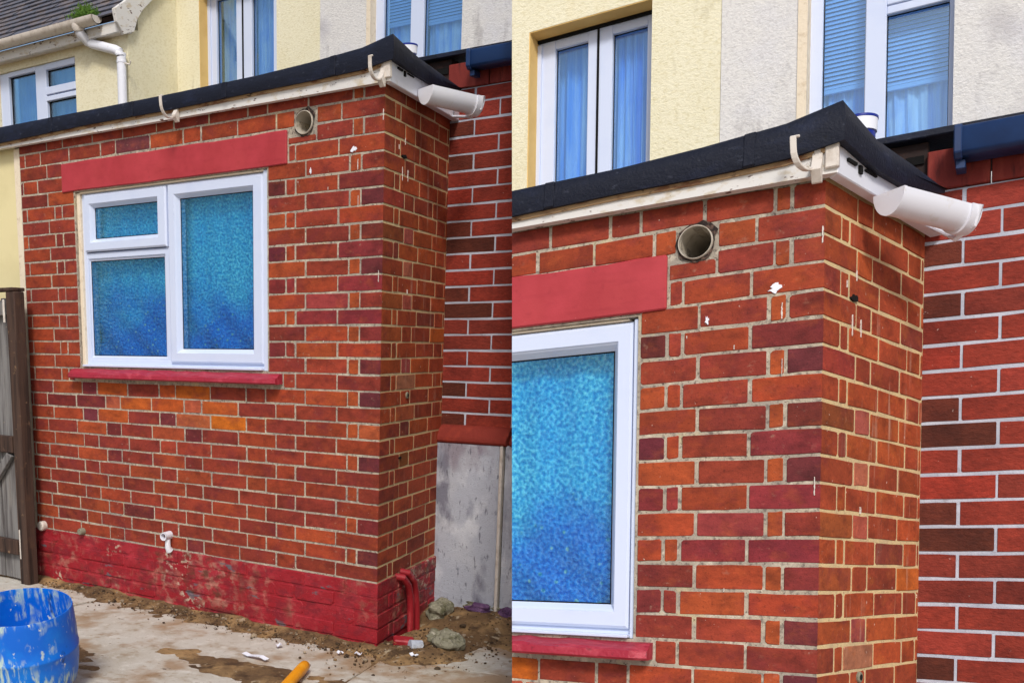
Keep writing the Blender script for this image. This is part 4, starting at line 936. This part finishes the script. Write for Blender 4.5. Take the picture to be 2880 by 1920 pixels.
# litter
def litter(x, y, l, w_, rot_, lab, name='paper_scrap'):
    mb = MB(); vs = []; fs = []
    for i in range(5):
        u = i/4-.5; z = .006+.006*sin(i*1.7+x*9)
        vs += [(u*l,-w_/2,z),(u*l,w_/2,z+.002)]
    for i in range(4): fs.append((2*i,2*i+2,2*i+3,2*i+1))
    vs2 = [(v[0],v[1],v[2]-.0015) for v in vs]; nv = len(vs)
    mb.add(vs+vs2, fs+[tuple(nv+q for q in f[::-1]) for f in fs]+[(0,1,nv+1,nv),(8,nv+8,nv+9,9)])
    o = build(name, mb, 'paper'); o.location = (x,y,max(.004,soil_h(x,y))+.004); o.rotation_euler = (0,0,rot_); tag(o, lab, 'litter', 'white litter on the yard')
litter(-.36,-.473,.155,.028,-.08,'long white strip lying on the concrete before the wall')
litter(-.396,-.259,.03,.03,.8,'small white scrap on the soil at the middle of the plinth')
litter(-.007,-.138,.035,.02,.5,'small white scrap just left of the plinth corner')
litter(.238,-.034,.045,.02,-.3,'small white scrap in front of the pipe offcut')
litter(-.09,-.17,.028,.02,1.2,'tiny pale scrap in the soil left of the corner')
# orange tool handle
mb = MB(); mb.tube([(-.052,-.482,.030),(-.046,-.495,.031),(-.030,-.530,.032),(.06,-.73,.034),(.30,-1.26,.04)], [.014,.024,.026,.026,.026], 24)
tag(build('tool_handle', mb, 'orange_handle', smooth=True), 'rounded orange-yellow tool handle lying on the concrete at the bottom edge', 'handle')
# blue drum
dr = thing('plastic_drum', 'cut-open blue plastic drum with pale paint splashes at the bottom left', 'drum')
dc = (0,0,0)
R_ = .215
mb = MB(); mb.lathe([(0,.002),(R_*.88,.002),(R_*.95,.015),(R_*1.0,.06),(R_*1.03,.12),(R_*1.035,.16),(R_*1.05,.166),(R_*1.05,.174),(R_*1.035,.18),(R_*1.03,.24),(R_*1.005,.32),(R_*1.0,.338),(R_*.99,.345),(R_*.975,.345),(R_*.97,.336),(R_*.985,.30),(R_*1.03,.16),(R_*.99,.05),(R_*.9,.03),(0,.028)], dc, 72)
build('shell', mb, 'drum_blue', dr, smooth=True)
mb = MB(); ang_ = radians(20)
vs = [(dc[0]+R_*.975*cos(ang_+t), dc[1]+R_*.975*sin(ang_+t), z) for t, z in ((.0,.03),(.12,.12),(.24,.20),(.36,.235),(.48,.2),(.58,.12),(.66,.03))]
vs2 = [(dc[0]+(v[0]-dc[0])*.90, dc[1]+(v[1]-dc[1])*.90, v[2]) for v in vs]; mb.add(vs+vs2, [tuple(range(7)),tuple(range(13,6,-1))]+[(i,i+1,8+i,7+i) for i in range(6)]); build('moulded_grip', mb, 'drum_blue', dr, bevel=.004, smooth=True)
n_ = Vector((.08,-.13,1)).normalized(); top_ = Vector((-.80,-1.45,.365))
dr.matrix_world = Matrix.Translation(top_-n_*.34) @ Vector((0,0,1)).rotation_difference(n_).to_matrix().to_4x4()
# pale wall and timber gate at the far left
sw = thing('side_wall', 'smooth pale cream wall behind the timber gate, left of the brickwork', 'wall')
mb = MB(); mb.box(-4.5,-2.628,.02,.12,-.05,2.56); build('render_panel', mb, 'cream_smooth', sw)
mb = MB(); mb.box(-2.626,-2.570,.006,.10,-.05,2.548); build('corner_bead', mb, 'reveal_cream', sw, bevel=.003)
gt = thing('timber_gate', 'weathered grey timber gate with a dark brown post beside the brick wall', 'gate')
mb = MB(); mb.box(-2.528,-2.448,-.175,-.098,-.05,1.735); build('post', mb, 'wood_dark', gt, bevel=.006)
mb = MB(); mb.box(-2.9,-2.452,-.18,-.09,1.737,1.757); build('top_cap', mb, 'wood_dark', gt, bevel=.004)
x = -2.535; i = 0
while x > -3.2:
    wd = .088; mb = MB(); mb.box(x-wd,x,-.140+.004*(i % 2),-.118+.004*(i % 2),.02,1.70-.012*(i % 3)); build('board', mb, 'wood_grey', gt, bevel=.003); x -= wd+.007; i += 1
for (z0,z1) in ((1.60,1.672),(.80,.90),(.18,.27)):
    mb = MB(); mb.box(-3.2,-2.536,-.178,-.142,z0,z1); build('rail', mb, 'wood_grey' if z0 > 1 else 'wood_dark', gt, bevel=.004)
mb = MB(); vs = [(-2.60,-.176,.93),(-2.53,-.176,.98)]
mb.prism([(-3.1,.30),(-3.02,.30),(-2.55,.78),(-2.60,.80)], 'y', -.176, -.145); build('brace', mb, 'wood_grey', gt, bevel=.003)
mb = MB(); mb.box(-2.545,-2.53,-.186,-.178,1.56,1.69); build('hinge_plate', mb, 'plastic_aged', gt, bevel=.002)
mb = MB(); mb.box(-2.512,-2.505,-.18,-.174,.16,.34); build('hinge_plate', mb, 'plastic_aged', gt, bevel=.001)
